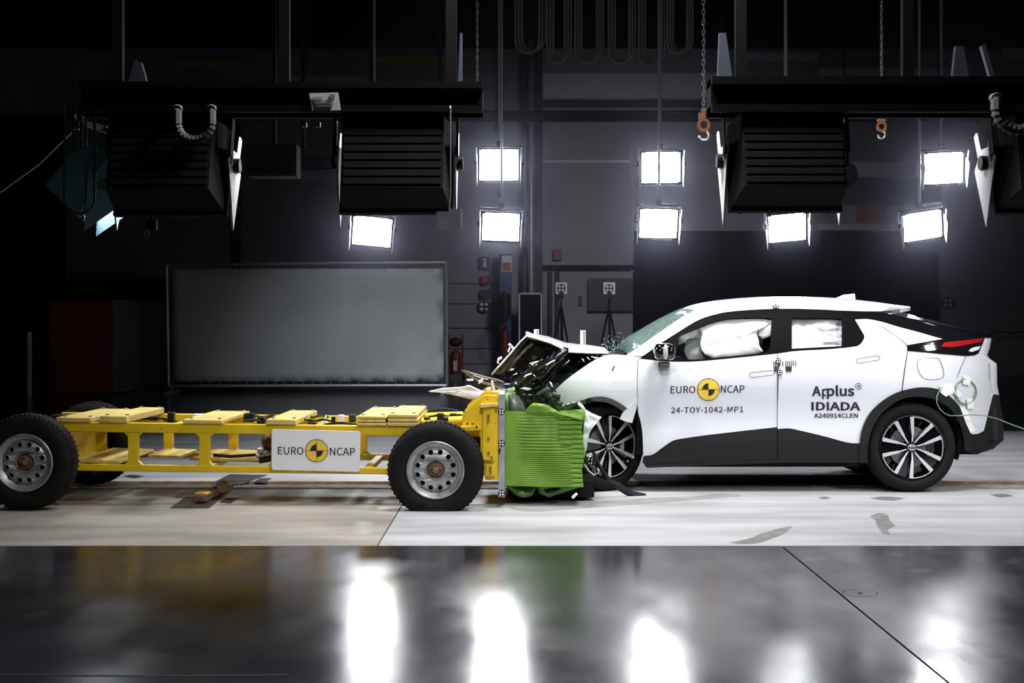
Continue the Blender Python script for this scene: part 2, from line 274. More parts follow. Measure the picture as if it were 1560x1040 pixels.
# letter outlines for the writing on the doors and the sign: vertices and faces per word
GLYPHS = {'EURO':([(0.713,0.201),(0.752,0.248),(0.811,0.264),(0.87,0.248),(0.909,0.201),(0.924,0.129),(0.909,0.057),(0.87,0.009),(0.811,-0.008),(0.752,0.009),(0.713,0.057),(0.698,0.129),(0.875,0.183),(0.849,0.218),(0.811,0.23),(0.772,0.218),(0.747,0.183),(0.738,0.129),(0.747,0.075),(0.772,0.039),(0.811,0.027),(0.849,0.039),(0.875,0.075),(0.884,0.129),(0.602,0.143),(0.622,0.159),(0.629,0.185),(0.622,0.21),(0.602,0.223),(0.569,0.227),(0.529,0.227),(0.529,0.138),(0.569,0.138),(0.529,0.106),(0.529,-0.003),(0.491,-0.003),(0.491,0.26),(0.574,0.26),(0.622,0.253),(0.655,0.229),(0.667,0.185),(0.659,0.149),(0.638,0.124),(0.61,0.111),(0.676,-0.003),(0.633,-0.003),(0.571,0.106),(0.238,0.26),(0.276,0.26),(0.276,0.105),(0.284,0.058),(0.304,0.034),(0.333,0.027),(0.362,0.034),(0.382,0.058),(0.391,0.105),(0.391,0.26),(0.428,0.26),(0.428,0.105),(0.415,0.039),(0.381,0.003),(0.333,-0.008),(0.284,0.003),(0.25,0.039),(0.238,0.105),(0.186,0.26),(0.186,0.226),(0.071,0.226),(0.071,0.152),(0.168,0.152),(0.168,0.118),(0.071,0.118),(0.071,0.031),(0.19,0.031),(0.19,-0.003),(0.032,-0.003),(0.032,0.26)],[[1,3,2],[0,3,1],[0,14,3],[14,4,3],[0,15,14],[13,4,14],[0,16,15],[12,4,13],[12,5,4],[11,16,0],[11,17,16],[23,5,12],[10,17,11],[23,6,5],[10,18,17],[22,6,23],[10,19,18],[21,6,22],[9,19,10],[21,7,6],[20,7,21],[9,20,19],[9,7,20],[9,8,7],[35,30,36],[30,37,36],[30,38,37],[30,39,38],[30,29,39],[29,28,39],[28,40,39],[35,31,30],[27,40,28],[26,40,27],[26,41,40],[25,41,26],[24,41,25],[24,42,41],[32,42,24],[35,33,31],[33,32,31],[33,42,32],[33,43,42],[33,46,43],[46,44,43],[35,34,33],[45,44,46],[64,48,47],[64,49,48],[55,57,56],[55,58,57],[63,49,64],[55,59,58],[54,59,55],[63,50,49],[53,59,54],[63,51,50],[62,51,63],[53,60,59],[52,60,53],[62,52,51],[62,60,52],[62,61,60],[75,67,76],[67,65,76],[67,66,65],[75,68,67],[75,71,68],[71,69,68],[71,70,69],[75,72,71],[75,73,72],[75,74,73]]),'NCAP':([(0.798,0.26),(0.85,0.252),(0.884,0.228),(0.897,0.181),(0.885,0.135),(0.85,0.108),(0.8,0.099),(0.76,0.099),(0.76,-0.003),(0.722,-0.003),(0.722,0.26),(0.831,0.137),(0.852,0.153),(0.859,0.181),(0.852,0.209),(0.83,0.223),(0.794,0.227),(0.76,0.227),(0.76,0.132),(0.795,0.132),(0.603,0.26),(0.692,-0.003),(0.652,-0.003),(0.627,0.075),(0.538,0.075),(0.513,-0.003),(0.474,-0.003),(0.563,0.26),(0.606,0.143),(0.597,0.171),(0.588,0.2),(0.581,0.227),(0.584,0.227),(0.576,0.2),(0.568,0.171),(0.559,0.143),(0.548,0.107),(0.617,0.107),(0.286,0.201),(0.327,0.248),(0.387,0.264),(0.417,0.26),(0.441,0.248),(0.462,0.23),(0.44,0.204),(0.424,0.219),(0.407,0.227),(0.388,0.23),(0.347,0.218),(0.32,0.183),(0.31,0.129),(0.319,0.074),(0.346,0.039),(0.387,0.027),(0.408,0.03),(0.427,0.04),(0.446,0.057),(0.468,0.032),(0.444,0.01),(0.417,-0.003),(0.385,-0.008),(0.326,0.009),(0.285,0.055),(0.27,0.128),(0.07,0.26),(0.165,0.096),(0.192,0.045),(0.188,0.045),(0.186,0.068),(0.185,0.096),(0.184,0.123),(0.184,0.26),(0.221,0.26),(0.221,-0.003),(0.183,-0.003),(0.088,0.161),(0.062,0.212),(0.065,0.212),(0.067,0.189),(0.068,0.162),(0.069,0.135),(0.069,-0.003),(0.032,-0.003),(0.032,0.26)],[[9,17,10],[17,0,10],[17,1,0],[17,2,1],[17,16,2],[16,15,2],[15,3,2],[9,18,17],[14,3,15],[13,3,14],[13,4,3],[12,4,13],[11,4,12],[19,4,11],[19,5,4],[9,7,18],[7,19,18],[7,5,19],[7,6,5],[9,8,7],[26,31,27],[31,20,27],[31,32,20],[32,21,20],[26,33,31],[33,30,31],[33,30,32],[30,21,32],[29,21,30],[26,34,33],[28,21,29],[26,35,34],[37,21,28],[26,36,35],[26,24,36],[24,37,36],[24,23,37],[23,21,37],[26,25,24],[22,21,23],[39,41,40],[39,42,41],[38,42,39],[38,47,42],[47,43,42],[47,46,43],[46,45,43],[45,44,43],[38,48,47],[38,49,48],[63,49,38],[63,50,49],[63,51,50],[62,51,63],[62,52,51],[55,57,56],[61,52,62],[54,57,55],[61,53,52],[54,58,57],[53,58,54],[61,58,53],[61,59,58],[60,59,61],[82,76,83],[76,64,83],[76,77,64],[77,65,64],[70,72,71],[70,73,72],[82,78,76],[78,75,76],[78,65,77],[82,79,78],[75,65,78],[82,80,79],[74,65,75],[82,81,80],[69,73,70],[74,67,65],[67,66,65],[68,73,69],[67,73,68],[74,73,67]]),'24-TOY-1042-MP1':([(2.985,0.032),(2.985,0.213),(2.939,0.213),(2.939,0.242),(2.964,0.248),(2.981,0.254),(2.996,0.262),(3.027,0.262),(3.027,0.032),(3.078,0.032),(3.078,-0.005),(2.928,-0.005),(2.928,0.032),(2.774,0.262),(2.826,0.254),(2.862,0.229),(2.875,0.181),(2.862,0.134),(2.827,0.106),(2.776,0.097),(2.738,0.097),(2.738,-0.005),(2.696,-0.005),(2.696,0.262),(2.806,0.139),(2.826,0.154),(2.832,0.181),(2.826,0.208),(2.805,0.221),(2.769,0.225),(2.738,0.225),(2.738,0.134),(2.771,0.134),(2.444,0.262),(2.494,0.121),(2.5,0.103),(2.506,0.085),(2.511,0.071),(2.506,0.071),(2.511,0.085),(2.516,0.103),(2.522,0.121),(2.572,0.262),(2.62,0.262),(2.62,-0.005),(2.58,-0.005),(2.58,0.142),(2.58,0.167),(2.582,0.193),(2.584,0.213),(2.591,0.213),(2.572,0.158),(2.522,0.021),(2.493,0.021),(2.444,0.158),(2.424,0.213),(2.432,0.213),(2.433,0.193),(2.435,0.167),(2.435,0.142),(2.435,-0.005),(2.396,-0.005),(2.396,0.262),(2.34,0.115),(2.34,0.081),(2.241,0.081),(2.241,0.115),(2.098,0.087),(2.136,0.14),(2.148,0.185),(2.143,0.208),(2.13,0.224),(2.106,0.23),(2.088,0.227),(2.071,0.217),(2.053,0.199),(2.027,0.224),(2.053,0.248),(2.079,0.261),(2.11,0.266),(2.152,0.256),(2.18,0.228),(2.19,0.186),(2.177,0.132),(2.141,0.078),(2.096,0.031),(2.097,0.031),(2.112,0.032),(2.126,0.033),(2.202,0.033),(2.202,-0.005),(2.031,-0.005),(2.031,0.021),(1.813,0.066),(1.813,0.093),(1.922,0.262),(1.965,0.262),(1.965,0.101),(1.999,0.101),(1.999,0.066),(1.965,0.066),(1.965,-0.005),(1.925,-0.005),(1.925,0.066),(1.925,0.19),(1.926,0.207),(1.926,0.217),(1.933,0.217),(1.928,0.207),(1.921,0.194),(1.914,0.181),(1.86,0.101),(1.925,0.101),(1.925,0.175),(1.624,0.205),(1.653,0.251),(1.699,0.266),(1.744,0.251),(1.774,0.205),(1.784,0.129),(1.774,0.053),(1.744,0.006),(1.699,-0.01),(1.653,0.006),(1.624,0.053),(1.614,0.129),(1.737,0.189),(1.721,0.221),(1.699,0.231),(1.677,0.221),(1.661,0.189),(1.655,0.129),(1.661,0.069),(1.677,0.036),(1.699,0.027),(1.721,0.036),(1.737,0.069),(1.743,0.129),(1.475,0.032),(1.475,0.213),(1.429,0.213),(1.429,0.242),(1.454,0.248),(1.471,0.254),(1.487,0.262),(1.517,0.262),(1.517,0.032),(1.569,0.032),(1.569,-0.005),(1.418,-0.005),(1.418,0.032),(1.366,0.115),(1.366,0.081),(1.267,0.081),(1.267,0.115),(1.046,0.262),(1.092,0.262),(1.126,0.186),(1.135,0.167),(1.143,0.149),(1.15,0.133),(1.145,0.133),(1.153,0.149),(1.162,0.167),(1.17,0.186),(1.204,0.262),(1.249,0.262),(1.169,0.098),(1.169,-0.005),(1.126,-0.005),(1.126,0.098),(0.81,0.202),(0.85,0.25),(0.91,0.266),(0.97,0.25),(1.01,0.202),(1.024,0.129),(1.01,0.056),(0.97,0.007),(0.91,-0.01),(0.85,0.007),(0.81,0.056),(0.795,0.129),(0.972,0.183),(0.947,0.216),(0.91,0.228),(0.873,0.216),(0.848,0.183),(0.839,0.129),(0.848,0.075),(0.873,0.041),(0.91,0.029),(0.947,0.041),(0.972,0.075),(0.981,0.129),(0.561,0.224),(0.561,0.262),(0.759,0.262),(0.759,0.224),(0.681,0.224),(0.681,-0.005),(0.639,-0.005),(0.639,0.224),(0.529,0.115),(0.529,0.081),(0.43,0.081),(0.43,0.115),(0.211,0.066),(0.211,0.093),(0.32,0.262),(0.363,0.262),(0.363,0.101),(0.398,0.101),(0.398,0.066),(0.363,0.066),(0.363,-0.005),(0.323,-0.005),(0.323,0.066),(0.324,0.19),(0.324,0.207),(0.325,0.217),(0.332,0.217),(0.327,0.207),(0.32,0.194),(0.312,0.181),(0.259,0.101),(0.323,0.101),(0.323,0.175),(0.078,0.087),(0.116,0.14),(0.128,0.185),(0.123,0.208),(0.109,0.224),(0.086,0.23),(0.068,0.227),(0.051,0.217),(0.033,0.199),(0.007,0.224),(0.033,0.248),(0.059,0.261),(0.09,0.266),(0.132,0.256),(0.16,0.228),(0.17,0.186),(0.156,0.132),(0.121,0.078),(0.076,0.031),(0.077,0.031),(0.092,0.032),(0.106,0.033),(0.182,0.033),(0.182,-0.005),(0.01,-0.005),(0.01,0.021)],[[5,7,6],[5,8,7],[4,1,5],[1,8,5],[3,1,4],[2,1,3],[0,8,1],[11,0,12],[11,8,0],[11,9,8],[11,10,9],[22,30,23],[30,13,23],[30,14,13],[30,15,14],[30,29,15],[29,28,15],[28,16,15],[22,31,30],[27,16,28],[26,16,27],[26,17,16],[25,17,26],[24,17,25],[32,17,24],[32,18,17],[22,20,31],[20,32,31],[20,18,32],[20,19,18],[22,21,20],[61,55,62],[55,33,62],[55,56,33],[56,34,33],[41,49,42],[49,43,42],[49,50,43],[50,44,43],[61,58,55],[58,54,55],[57,34,56],[41,48,49],[51,47,50],[47,44,50],[58,34,57],[41,47,48],[41,51,47],[51,46,47],[61,59,58],[54,34,58],[41,52,51],[53,34,54],[61,60,59],[53,35,34],[40,52,41],[53,36,35],[39,52,40],[53,38,36],[38,37,36],[38,52,39],[53,52,38],[65,63,66],[65,64,63],[78,80,79],[77,80,78],[77,81,80],[76,72,77],[72,81,77],[76,73,72],[71,81,72],[71,82,81],[76,74,73],[70,82,71],[75,74,76],[69,82,70],[69,83,82],[68,83,69],[67,83,68],[67,84,83],[92,84,67],[92,85,84],[87,89,88],[87,90,89],[86,90,87],[85,90,86],[92,90,85],[91,90,92],[94,96,95],[94,106,96],[106,107,96],[107,97,96],[94,105,106],[108,97,107],[94,109,105],[109,104,105],[109,104,108],[104,97,108],[94,110,109],[113,97,104],[94,111,110],[112,97,113],[94,112,111],[94,97,112],[94,98,97],[94,99,98],[93,99,94],[103,99,93],[102,100,103],[100,99,103],[102,101,100],[115,117,116],[114,117,115],[114,128,117],[128,118,117],[114,129,128],[127,118,128],[114,130,129],[126,118,127],[126,119,118],[125,130,114],[137,119,126],[125,131,130],[137,120,119],[124,131,125],[124,132,131],[136,120,137],[124,133,132],[135,120,136],[123,133,124],[135,121,120],[123,134,133],[134,121,135],[123,121,134],[123,122,121],[143,145,144],[143,146,145],[142,139,143],[139,146,143],[141,139,142],[140,139,141],[138,146,139],[149,138,150],[149,146,138],[149,147,146],[149,148,147],[153,151,154],[153,152,151],[170,156,155],[170,157,156],[164,166,165],[164,167,166],[170,158,157],[163,167,164],[162,167,163],[170,159,158],[161,160,162],[160,167,162],[170,160,159],[170,167,160],[169,167,170],[169,168,167],[172,174,173],[171,174,172],[171,185,174],[185,175,174],[171,186,185],[184,175,185],[171,187,186],[183,175,184],[182,187,171],[183,176,175],[182,188,187],[194,176,183],[181,188,182],[194,177,176],[181,189,188],[193,177,194],[181,190,189],[192,177,193],[180,190,181],[192,178,177],[191,178,192],[180,191,190],[180,178,191],[180,179,178],[195,197,196],[195,198,197],[202,198,195],[201,199,202],[199,198,202],[201,200,199],[205,203,206],[205,204,203],[208,210,209],[208,220,210],[220,221,210],[221,211,210],[208,219,220],[222,211,221],[208,223,219],[223,218,219],[223,218,222],[218,211,222],[208,224,223],[227,211,218],[208,225,224],[226,211,227],[208,226,225],[208,211,226],[208,212,211],[208,213,212],[207,213,208],[217,213,207],[216,214,217],[214,213,217],[216,215,214],[239,241,240],[238,241,239],[238,242,241],[237,233,238],[233,242,238],[237,234,233],[232,242,233],[232,243,242],[237,235,234],[231,243,232],[236,235,237],[230,243,231],[230,244,243],[229,244,230],[228,244,229],[228,245,244],[253,245,228],[253,246,245],[248,250,249],[248,251,250],[247,251,248],[246,251,247],[253,251,246],[252,251,253]]),'A':([(0.133,0.269),(0.228,-0.012),(0.168,-0.012),(0.144,0.066),(0.068,0.066),(0.043,-0.012),(-0.015,-0.012),(0.08,0.269),(0.121,0.14),(0.112,0.169),(0.103,0.198),(0.097,0.218),(0.114,0.218),(0.108,0.198),(0.1,0.169),(0.091,0.14),(0.083,0.116),(0.128,0.116)],[[6,11,7],[11,0,7],[11,12,0],[12,1,0],[6,10,11],[13,1,12],[6,14,10],[14,9,10],[14,9,13],[9,1,13],[8,1,9],[6,15,14],[17,1,8],[6,16,15],[6,4,16],[4,17,16],[4,3,17],[3,1,17],[6,5,4],[2,1,3]]),'plus':([(0.553,0.06),(0.579,0.042),(0.594,0.035),(0.612,0.032),(0.628,0.036),(0.635,0.042),(0.637,0.049),(0.633,0.058),(0.621,0.067),(0.601,0.075),(0.574,0.087),(0.549,0.108),(0.538,0.141),(0.548,0.175),(0.575,0.199),(0.616,0.207),(0.642,0.204),(0.664,0.195),(0.692,0.176),(0.662,0.137),(0.641,0.151),(0.629,0.156),(0.617,0.158),(0.602,0.155),(0.596,0.15),(0.594,0.143),(0.597,0.136),(0.608,0.128),(0.627,0.121),(0.656,0.108),(0.682,0.088),(0.692,0.052),(0.683,0.017),(0.654,-0.008),(0.611,-0.017),(0.582,-0.013),(0.555,-0.003),(0.523,0.019),(0.334,0.202),(0.39,0.202),(0.39,0.074),(0.393,0.049),(0.401,0.039),(0.414,0.035),(0.427,0.038),(0.441,0.046),(0.453,0.06),(0.453,0.202),(0.509,0.202),(0.509,-0.012),(0.46,-0.012),(0.457,0.018),(0.472,0.018),(0.456,0.002),(0.432,-0.012),(0.404,-0.017),(0.364,-0.007),(0.341,0.024),(0.334,0.069),(0.237,0.291),(0.294,0.291),(0.294,0.037),(0.294,0.032),(0.293,0.034),(0.292,0.034),(0.291,0.034),(0.292,0.034),(0.307,0.037),(0.315,-0.01),(0.299,-0.015),(0.292,-0.016),(0.282,-0.017),(0.257,-0.01),(0.241,0.01),(0.237,0.037),(0.069,0.202),(0.072,0.18),(0.058,0.18),(0.075,0.192),(0.098,0.203),(0.124,0.207),(0.171,0.193),(0.201,0.154),(0.211,0.098),(0.198,0.037),(0.163,-0.003),(0.117,-0.017),(0.095,-0.014),(0.075,-0.005),(0.076,-0.006),(0.076,-0.016),(0.076,-0.092),(0.02,-0.092),(0.02,0.202),(0.149,0.13),(0.136,0.149),(0.114,0.156),(0.103,0.154),(0.089,0.146),(0.076,0.136),(0.076,0.048),(0.087,0.041),(0.1,0.036),(0.11,0.035),(0.131,0.042),(0.147,0.062),(0.153,0.098)],[[14,16,15],[14,17,16],[13,17,14],[13,18,17],[13,21,18],[21,20,18],[20,19,18],[12,23,13],[23,22,13],[22,21,13],[12,24,23],[12,25,24],[12,26,25],[11,26,12],[11,27,26],[11,28,27],[11,29,28],[11,30,29],[10,30,11],[10,31,30],[9,31,10],[8,31,9],[7,31,8],[37,1,0],[6,31,7],[6,32,31],[5,32,6],[4,32,5],[37,2,1],[3,32,4],[37,3,2],[37,32,3],[36,32,37],[36,33,32],[35,33,36],[35,34,33],[58,39,38],[58,40,39],[46,48,47],[46,49,48],[58,41,40],[57,41,58],[45,49,46],[57,42,41],[44,52,45],[52,49,45],[57,43,42],[43,52,44],[57,52,43],[56,51,57],[51,52,57],[56,53,51],[53,50,51],[53,49,52],[56,54,53],[50,49,53],[55,54,56],[74,60,59],[74,61,60],[73,61,74],[73,65,61],[65,66,61],[66,63,61],[63,62,61],[66,63,67],[63,68,67],[65,63,64],[73,63,65],[73,68,63],[72,68,73],[71,68,72],[71,69,68],[71,70,69],[79,81,80],[78,81,79],[92,77,93],[77,75,93],[77,76,75],[78,82,81],[77,82,78],[92,99,77],[99,98,77],[98,97,77],[97,96,77],[96,82,77],[95,82,96],[95,83,82],[94,83,95],[92,100,99],[106,83,94],[105,83,106],[105,84,83],[104,84,105],[92,101,100],[103,84,104],[92,102,101],[103,85,84],[92,88,102],[88,103,102],[88,85,103],[88,86,85],[92,89,88],[87,86,88],[92,90,89],[92,91,90]]),'IDIADA':([(1.033,0.269),(1.128,-0.012),(1.068,-0.012),(1.044,0.066),(0.967,0.066),(0.943,-0.012),(0.885,-0.012),(0.979,0.269),(1.021,0.14),(1.012,0.169),(1.003,0.198),(0.997,0.218),(1.014,0.218),(1.008,0.198),(1.0,0.169),(0.991,0.14),(0.983,0.116),(1.028,0.116),(0.76,0.269),(0.831,0.253),(0.876,0.204),(0.891,0.129),(0.877,0.054),(0.832,0.005),(0.761,-0.012),(0.682,-0.012),(0.682,0.269),(0.799,0.05),(0.825,0.079),(0.834,0.129),(0.825,0.179),(0.799,0.208),(0.754,0.218),(0.739,0.218),(0.739,0.039),(0.754,0.039),(0.579,0.269),(0.674,-0.012),(0.614,-0.012),(0.59,0.066),(0.514,0.066),(0.489,-0.012),(0.431,-0.012),(0.526,0.269),(0.567,0.14),(0.558,0.169),(0.549,0.198),(0.543,0.218),(0.56,0.218),(0.554,0.198),(0.546,0.169),(0.537,0.14),(0.529,0.116),(0.574,0.116),(0.423,0.269),(0.423,-0.012),(0.367,-0.012),(0.367,0.269),(0.203,0.269),(0.275,0.253),(0.32,0.204),(0.335,0.129),(0.32,0.054),(0.275,0.005),(0.205,-0.012),(0.126,-0.012),(0.126,0.269),(0.243,0.05),(0.268,0.079),(0.277,0.129),(0.268,0.179),(0.243,0.208),(0.198,0.218),(0.182,0.218),(0.182,0.039),(0.198,0.039),(0.08,0.269),(0.08,-0.012),(0.023,-0.012),(0.023,0.269)],[[6,11,7],[11,0,7],[11,12,0],[12,1,0],[6,10,11],[13,1,12],[6,14,10],[14,9,10],[14,9,13],[9,1,13],[8,1,9],[6,15,14],[17,1,8],[6,16,15],[6,4,16],[4,17,16],[4,3,17],[3,1,17],[6,5,4],[2,1,3],[25,33,26],[33,18,26],[33,19,18],[33,32,19],[32,20,19],[25,34,33],[31,20,32],[30,20,31],[30,21,20],[29,21,30],[29,22,21],[28,22,29],[27,22,28],[27,23,22],[35,23,27],[25,35,34],[25,23,35],[25,24,23],[42,47,43],[47,36,43],[47,48,36],[48,37,36],[42,46,47],[49,37,48],[42,50,46],[50,45,46],[50,45,49],[45,37,49],[44,37,45],[42,51,50],[53,37,44],[42,52,51],[42,40,52],[40,53,52],[40,39,53],[39,37,53],[42,41,40],[38,37,39],[56,54,57],[56,55,54],[65,73,66],[73,58,66],[73,59,58],[73,72,59],[72,60,59],[65,74,73],[71,60,72],[70,60,71],[70,61,60],[69,61,70],[69,62,61],[68,62,69],[67,62,68],[67,63,62],[75,63,67],[74,63,75],[65,63,74],[65,64,63],[78,76,79],[78,77,76]]),'A240914CLEN':([(2.073,0.267),(2.169,0.1),(2.194,0.052),(2.179,0.052),(2.178,0.068),(2.176,0.096),(2.176,0.123),(2.176,0.267),(2.226,0.267),(2.226,-0.01),(2.177,-0.01),(2.081,0.157),(2.056,0.205),(2.071,0.205),(2.072,0.189),(2.074,0.162),(2.074,0.135),(2.074,-0.01),(2.024,-0.01),(2.024,0.267),(1.985,0.267),(1.985,0.219),(1.87,0.219),(1.87,0.159),(1.967,0.159),(1.967,0.111),(1.87,0.111),(1.87,0.038),(1.989,0.038),(1.989,-0.01),(1.818,-0.01),(1.818,0.267),(1.68,0.267),(1.68,0.038),(1.792,0.038),(1.792,-0.01),(1.628,-0.01),(1.628,0.267),(1.405,0.204),(1.449,0.254),(1.512,0.271),(1.545,0.266),(1.571,0.254),(1.597,0.231),(1.567,0.195),(1.546,0.213),(1.531,0.22),(1.514,0.223),(1.477,0.212),(1.452,0.18),(1.443,0.129),(1.452,0.077),(1.476,0.045),(1.513,0.034),(1.532,0.037),(1.549,0.046),(1.573,0.067),(1.604,0.031),(1.573,0.004),(1.544,-0.01),(1.51,-0.015),(1.448,0.002),(1.405,0.052),(1.389,0.128),(1.182,0.061),(1.182,0.095),(1.293,0.267),(1.344,0.267),(1.344,0.106),(1.378,0.106),(1.378,0.061),(1.344,0.061),(1.344,-0.01),(1.294,-0.01),(1.294,0.061),(1.294,0.19),(1.295,0.207),(1.295,0.212),(1.31,0.212),(1.306,0.204),(1.299,0.192),(1.292,0.179),(1.243,0.106),(1.294,0.106),(1.294,0.175),(1.068,0.037),(1.068,0.208),(1.023,0.208),(1.023,0.246),(1.051,0.253),(1.067,0.259),(1.083,0.267),(1.12,0.267),(1.12,0.037),(1.172,0.037),(1.172,-0.01),(1.011,-0.01),(1.011,0.037),(0.833,0.056),(0.852,0.04),(0.864,0.034),(0.876,0.032),(0.901,0.04),(0.921,0.069),(0.927,0.101),(0.929,0.104),(0.907,0.092),(0.882,0.087),(0.839,0.097),(0.811,0.129),(0.801,0.178),(0.812,0.227),(0.843,0.26),(0.885,0.272),(0.935,0.256),(0.969,0.211),(0.981,0.139),(0.967,0.052),(0.93,0.001),(0.879,-0.015),(0.85,-0.011),(0.827,-0.0),(0.802,0.021),(0.869,0.22),(0.857,0.205),(0.852,0.178),(0.856,0.152),(0.868,0.137),(0.888,0.131),(0.901,0.134),(0.917,0.143),(0.93,0.158),(0.923,0.196),(0.907,0.219),(0.885,0.226),(0.619,0.206),(0.65,0.255),(0.699,0.272),(0.748,0.255),(0.778,0.206),(0.789,0.129),(0.778,0.051),(0.748,0.002),(0.699,-0.015),(0.65,0.002),(0.619,0.051),(0.609,0.129),(0.732,0.187),(0.717,0.217),(0.699,0.225),(0.681,0.217),(0.666,0.187),(0.66,0.129),(0.666,0.071),(0.681,0.04),(0.699,0.032),(0.717,0.04),(0.732,0.071),(0.738,0.129),(0.404,0.061),(0.404,0.095),(0.516,0.267),(0.566,0.267),(0.566,0.106),(0.601,0.106),(0.601,0.061),(0.566,0.061),(0.566,-0.01),(0.516,-0.01),(0.516,0.061),(0.517,0.19),(0.517,0.207),(0.517,0.212),(0.533,0.212),(0.529,0.204),(0.522,0.192),(0.514,0.179),(0.466,0.106),(0.516,0.106),(0.516,0.175),(0.287,0.09),(0.324,0.142),(0.336,0.185),(0.331,0.206),(0.32,0.22),(0.298,0.225),(0.282,0.222),(0.267,0.213),(0.245,0.191),(0.212,0.224),(0.243,0.252),(0.27,0.266),(0.303,0.271),(0.347,0.261),(0.377,0.231),(0.388,0.186),(0.374,0.13),(0.337,0.075),(0.302,0.037),(0.29,0.036),(0.304,0.037),(0.318,0.038),(0.4,0.038),(0.4,-0.01),(0.218,-0.01),(0.218,0.023),(0.131,0.267),(0.225,-0.01),(0.17,-0.01),(0.145,0.068),(0.066,0.068),(0.041,-0.01),(-0.013,-0.01),(0.081,0.267),(0.123,0.141),(0.114,0.169),(0.105,0.198),(0.099,0.22),(0.113,0.22),(0.106,0.198),(0.098,0.169),(0.089,0.141),(0.081,0.114),(0.131,0.114)],[[18,12,19],[12,0,19],[12,13,0],[13,1,0],[6,8,7],[6,9,8],[18,15,12],[15,11,12],[14,1,13],[15,1,14],[18,16,15],[11,1,15],[10,1,11],[18,17,16],[5,9,6],[10,4,1],[4,2,1],[4,2,5],[2,9,5],[10,3,4],[10,2,3],[10,9,2],[30,22,31],[22,20,31],[22,21,20],[30,23,22],[30,26,23],[26,24,23],[26,25,24],[30,27,26],[30,28,27],[30,29,28],[36,32,37],[36,33,32],[36,34,33],[36,35,34],[39,41,40],[39,42,41],[38,42,39],[38,47,42],[47,43,42],[47,46,43],[46,45,43],[45,44,43],[38,48,47],[38,49,48],[63,49,38],[63,50,49],[63,51,50],[62,51,63],[62,52,51],[55,57,56],[61,52,62],[54,57,55],[61,53,52],[53,57,54],[61,57,53],[61,58,57],[61,59,58],[60,59,61],[65,67,66],[65,77,67],[77,78,67],[78,68,67],[65,76,77],[79,68,78],[65,75,76],[80,68,79],[81,68,80],[65,81,75],[81,84,75],[65,82,81],[84,68,81],[83,68,84],[65,83,82],[65,68,83],[65,69,68],[65,70,69],[64,70,65],[74,70,64],[73,71,74],[71,70,74],[73,72,71],[90,92,91],[90,93,92],[89,86,90],[86,93,90],[88,86,89],[87,86,88],[85,93,86],[96,85,97],[96,93,85],[96,94,93],[96,95,94],[112,114,113],[111,114,112],[111,134,114],[134,115,114],[110,123,111],[123,134,111],[133,115,134],[110,124,123],[132,115,133],[132,116,115],[110,125,124],[131,116,132],[109,125,110],[109,126,125],[130,116,131],[109,127,126],[129,116,130],[129,105,116],[105,117,116],[109,128,127],[128,105,129],[109,105,128],[108,105,109],[108,106,105],[104,117,105],[103,117,104],[107,106,108],[102,117,103],[122,99,98],[102,118,117],[101,118,102],[122,100,99],[122,101,100],[122,118,101],[121,118,122],[121,119,118],[120,119,121],[136,138,137],[135,138,136],[135,149,138],[149,139,138],[135,150,149],[148,139,149],[135,151,150],[147,139,148],[147,140,139],[146,151,135],[158,140,147],[146,152,151],[158,141,140],[145,152,146],[145,153,152],[157,141,158],[145,154,153],[156,141,157],[144,154,145],[156,142,141],[144,155,154],[155,142,156],[144,142,155],[144,143,142],[160,162,161],[160,172,162],[172,173,162],[173,163,162],[160,171,172],[174,163,173],[160,170,171],[175,163,174],[176,163,175],[160,176,170],[176,179,170],[160,177,176],[179,163,176],[178,163,179],[160,178,177],[160,163,178],[160,164,163],[160,165,164],[159,165,160],[169,165,159],[168,166,169],[166,165,169],[168,167,166],[191,193,192],[190,193,191],[190,194,193],[189,194,190],[189,185,194],[185,184,194],[184,195,194],[189,186,185],[188,187,189],[187,186,189],[183,195,184],[182,195,183],[182,196,195],[181,196,182],[180,196,181],[180,197,196],[205,197,180],[205,199,197],[199,198,197],[200,202,201],[200,203,202],[199,203,200],[205,203,199],[204,203,205],[212,217,213],[217,206,213],[217,218,206],[218,207,206],[212,216,217],[219,207,218],[212,220,216],[220,215,216],[220,215,219],[215,207,219],[214,207,215],[212,221,220],[223,207,214],[212,222,221],[212,210,222],[210,223,222],[210,209,223],[209,207,223],[212,211,210],[208,207,209]])}
def text_tris(txt, bold=0.0): return GLYPHS[txt]
def text_mb(txt, x0, x1, ytop, ybot, mapf, bold=0.0, mb=None, mi=0, slope=0.0):
    vs, fs = text_tris(txt, bold); mb = mb or MB()
    ax = min(v[0] for v in vs); bx = max(v[0] for v in vs); ay = min(v[1] for v in vs); by = max(v[1] for v in vs)
    P = []
    for v in vs:
        u = (v[0]-ax)/(bx-ax); t = (v[1]-ay)/(by-ay); X = x0+(x1-x0)*u
        P.append(mapf(X, ybot+(ytop-ybot)*t+slope*(X-x0)))
    mb.add(P, fs, mi)
    return mb
def disc_pts(cx, cy, r, a0=0, a1=360, n=40, ry=None):
    return [(cx+r*math.cos(math.radians(a0+(a1-a0)*i/n)), cy-(ry or r)*math.sin(math.radians(a0+(a1-a0)*i/n))) for i in range(n+(0 if a1-a0 >= 360 else 1))]
def flat_poly(mb, loops, mapf, mi=0):
    L = [[mapf(*p) for p in l] for l in loops]; tr = tessellate_polygon([[Vector((p[0], p[1], 0)) for p in l] for l in loops])
    mb.add([p for l in L for p in l], [list(t) for t in tr], mi)
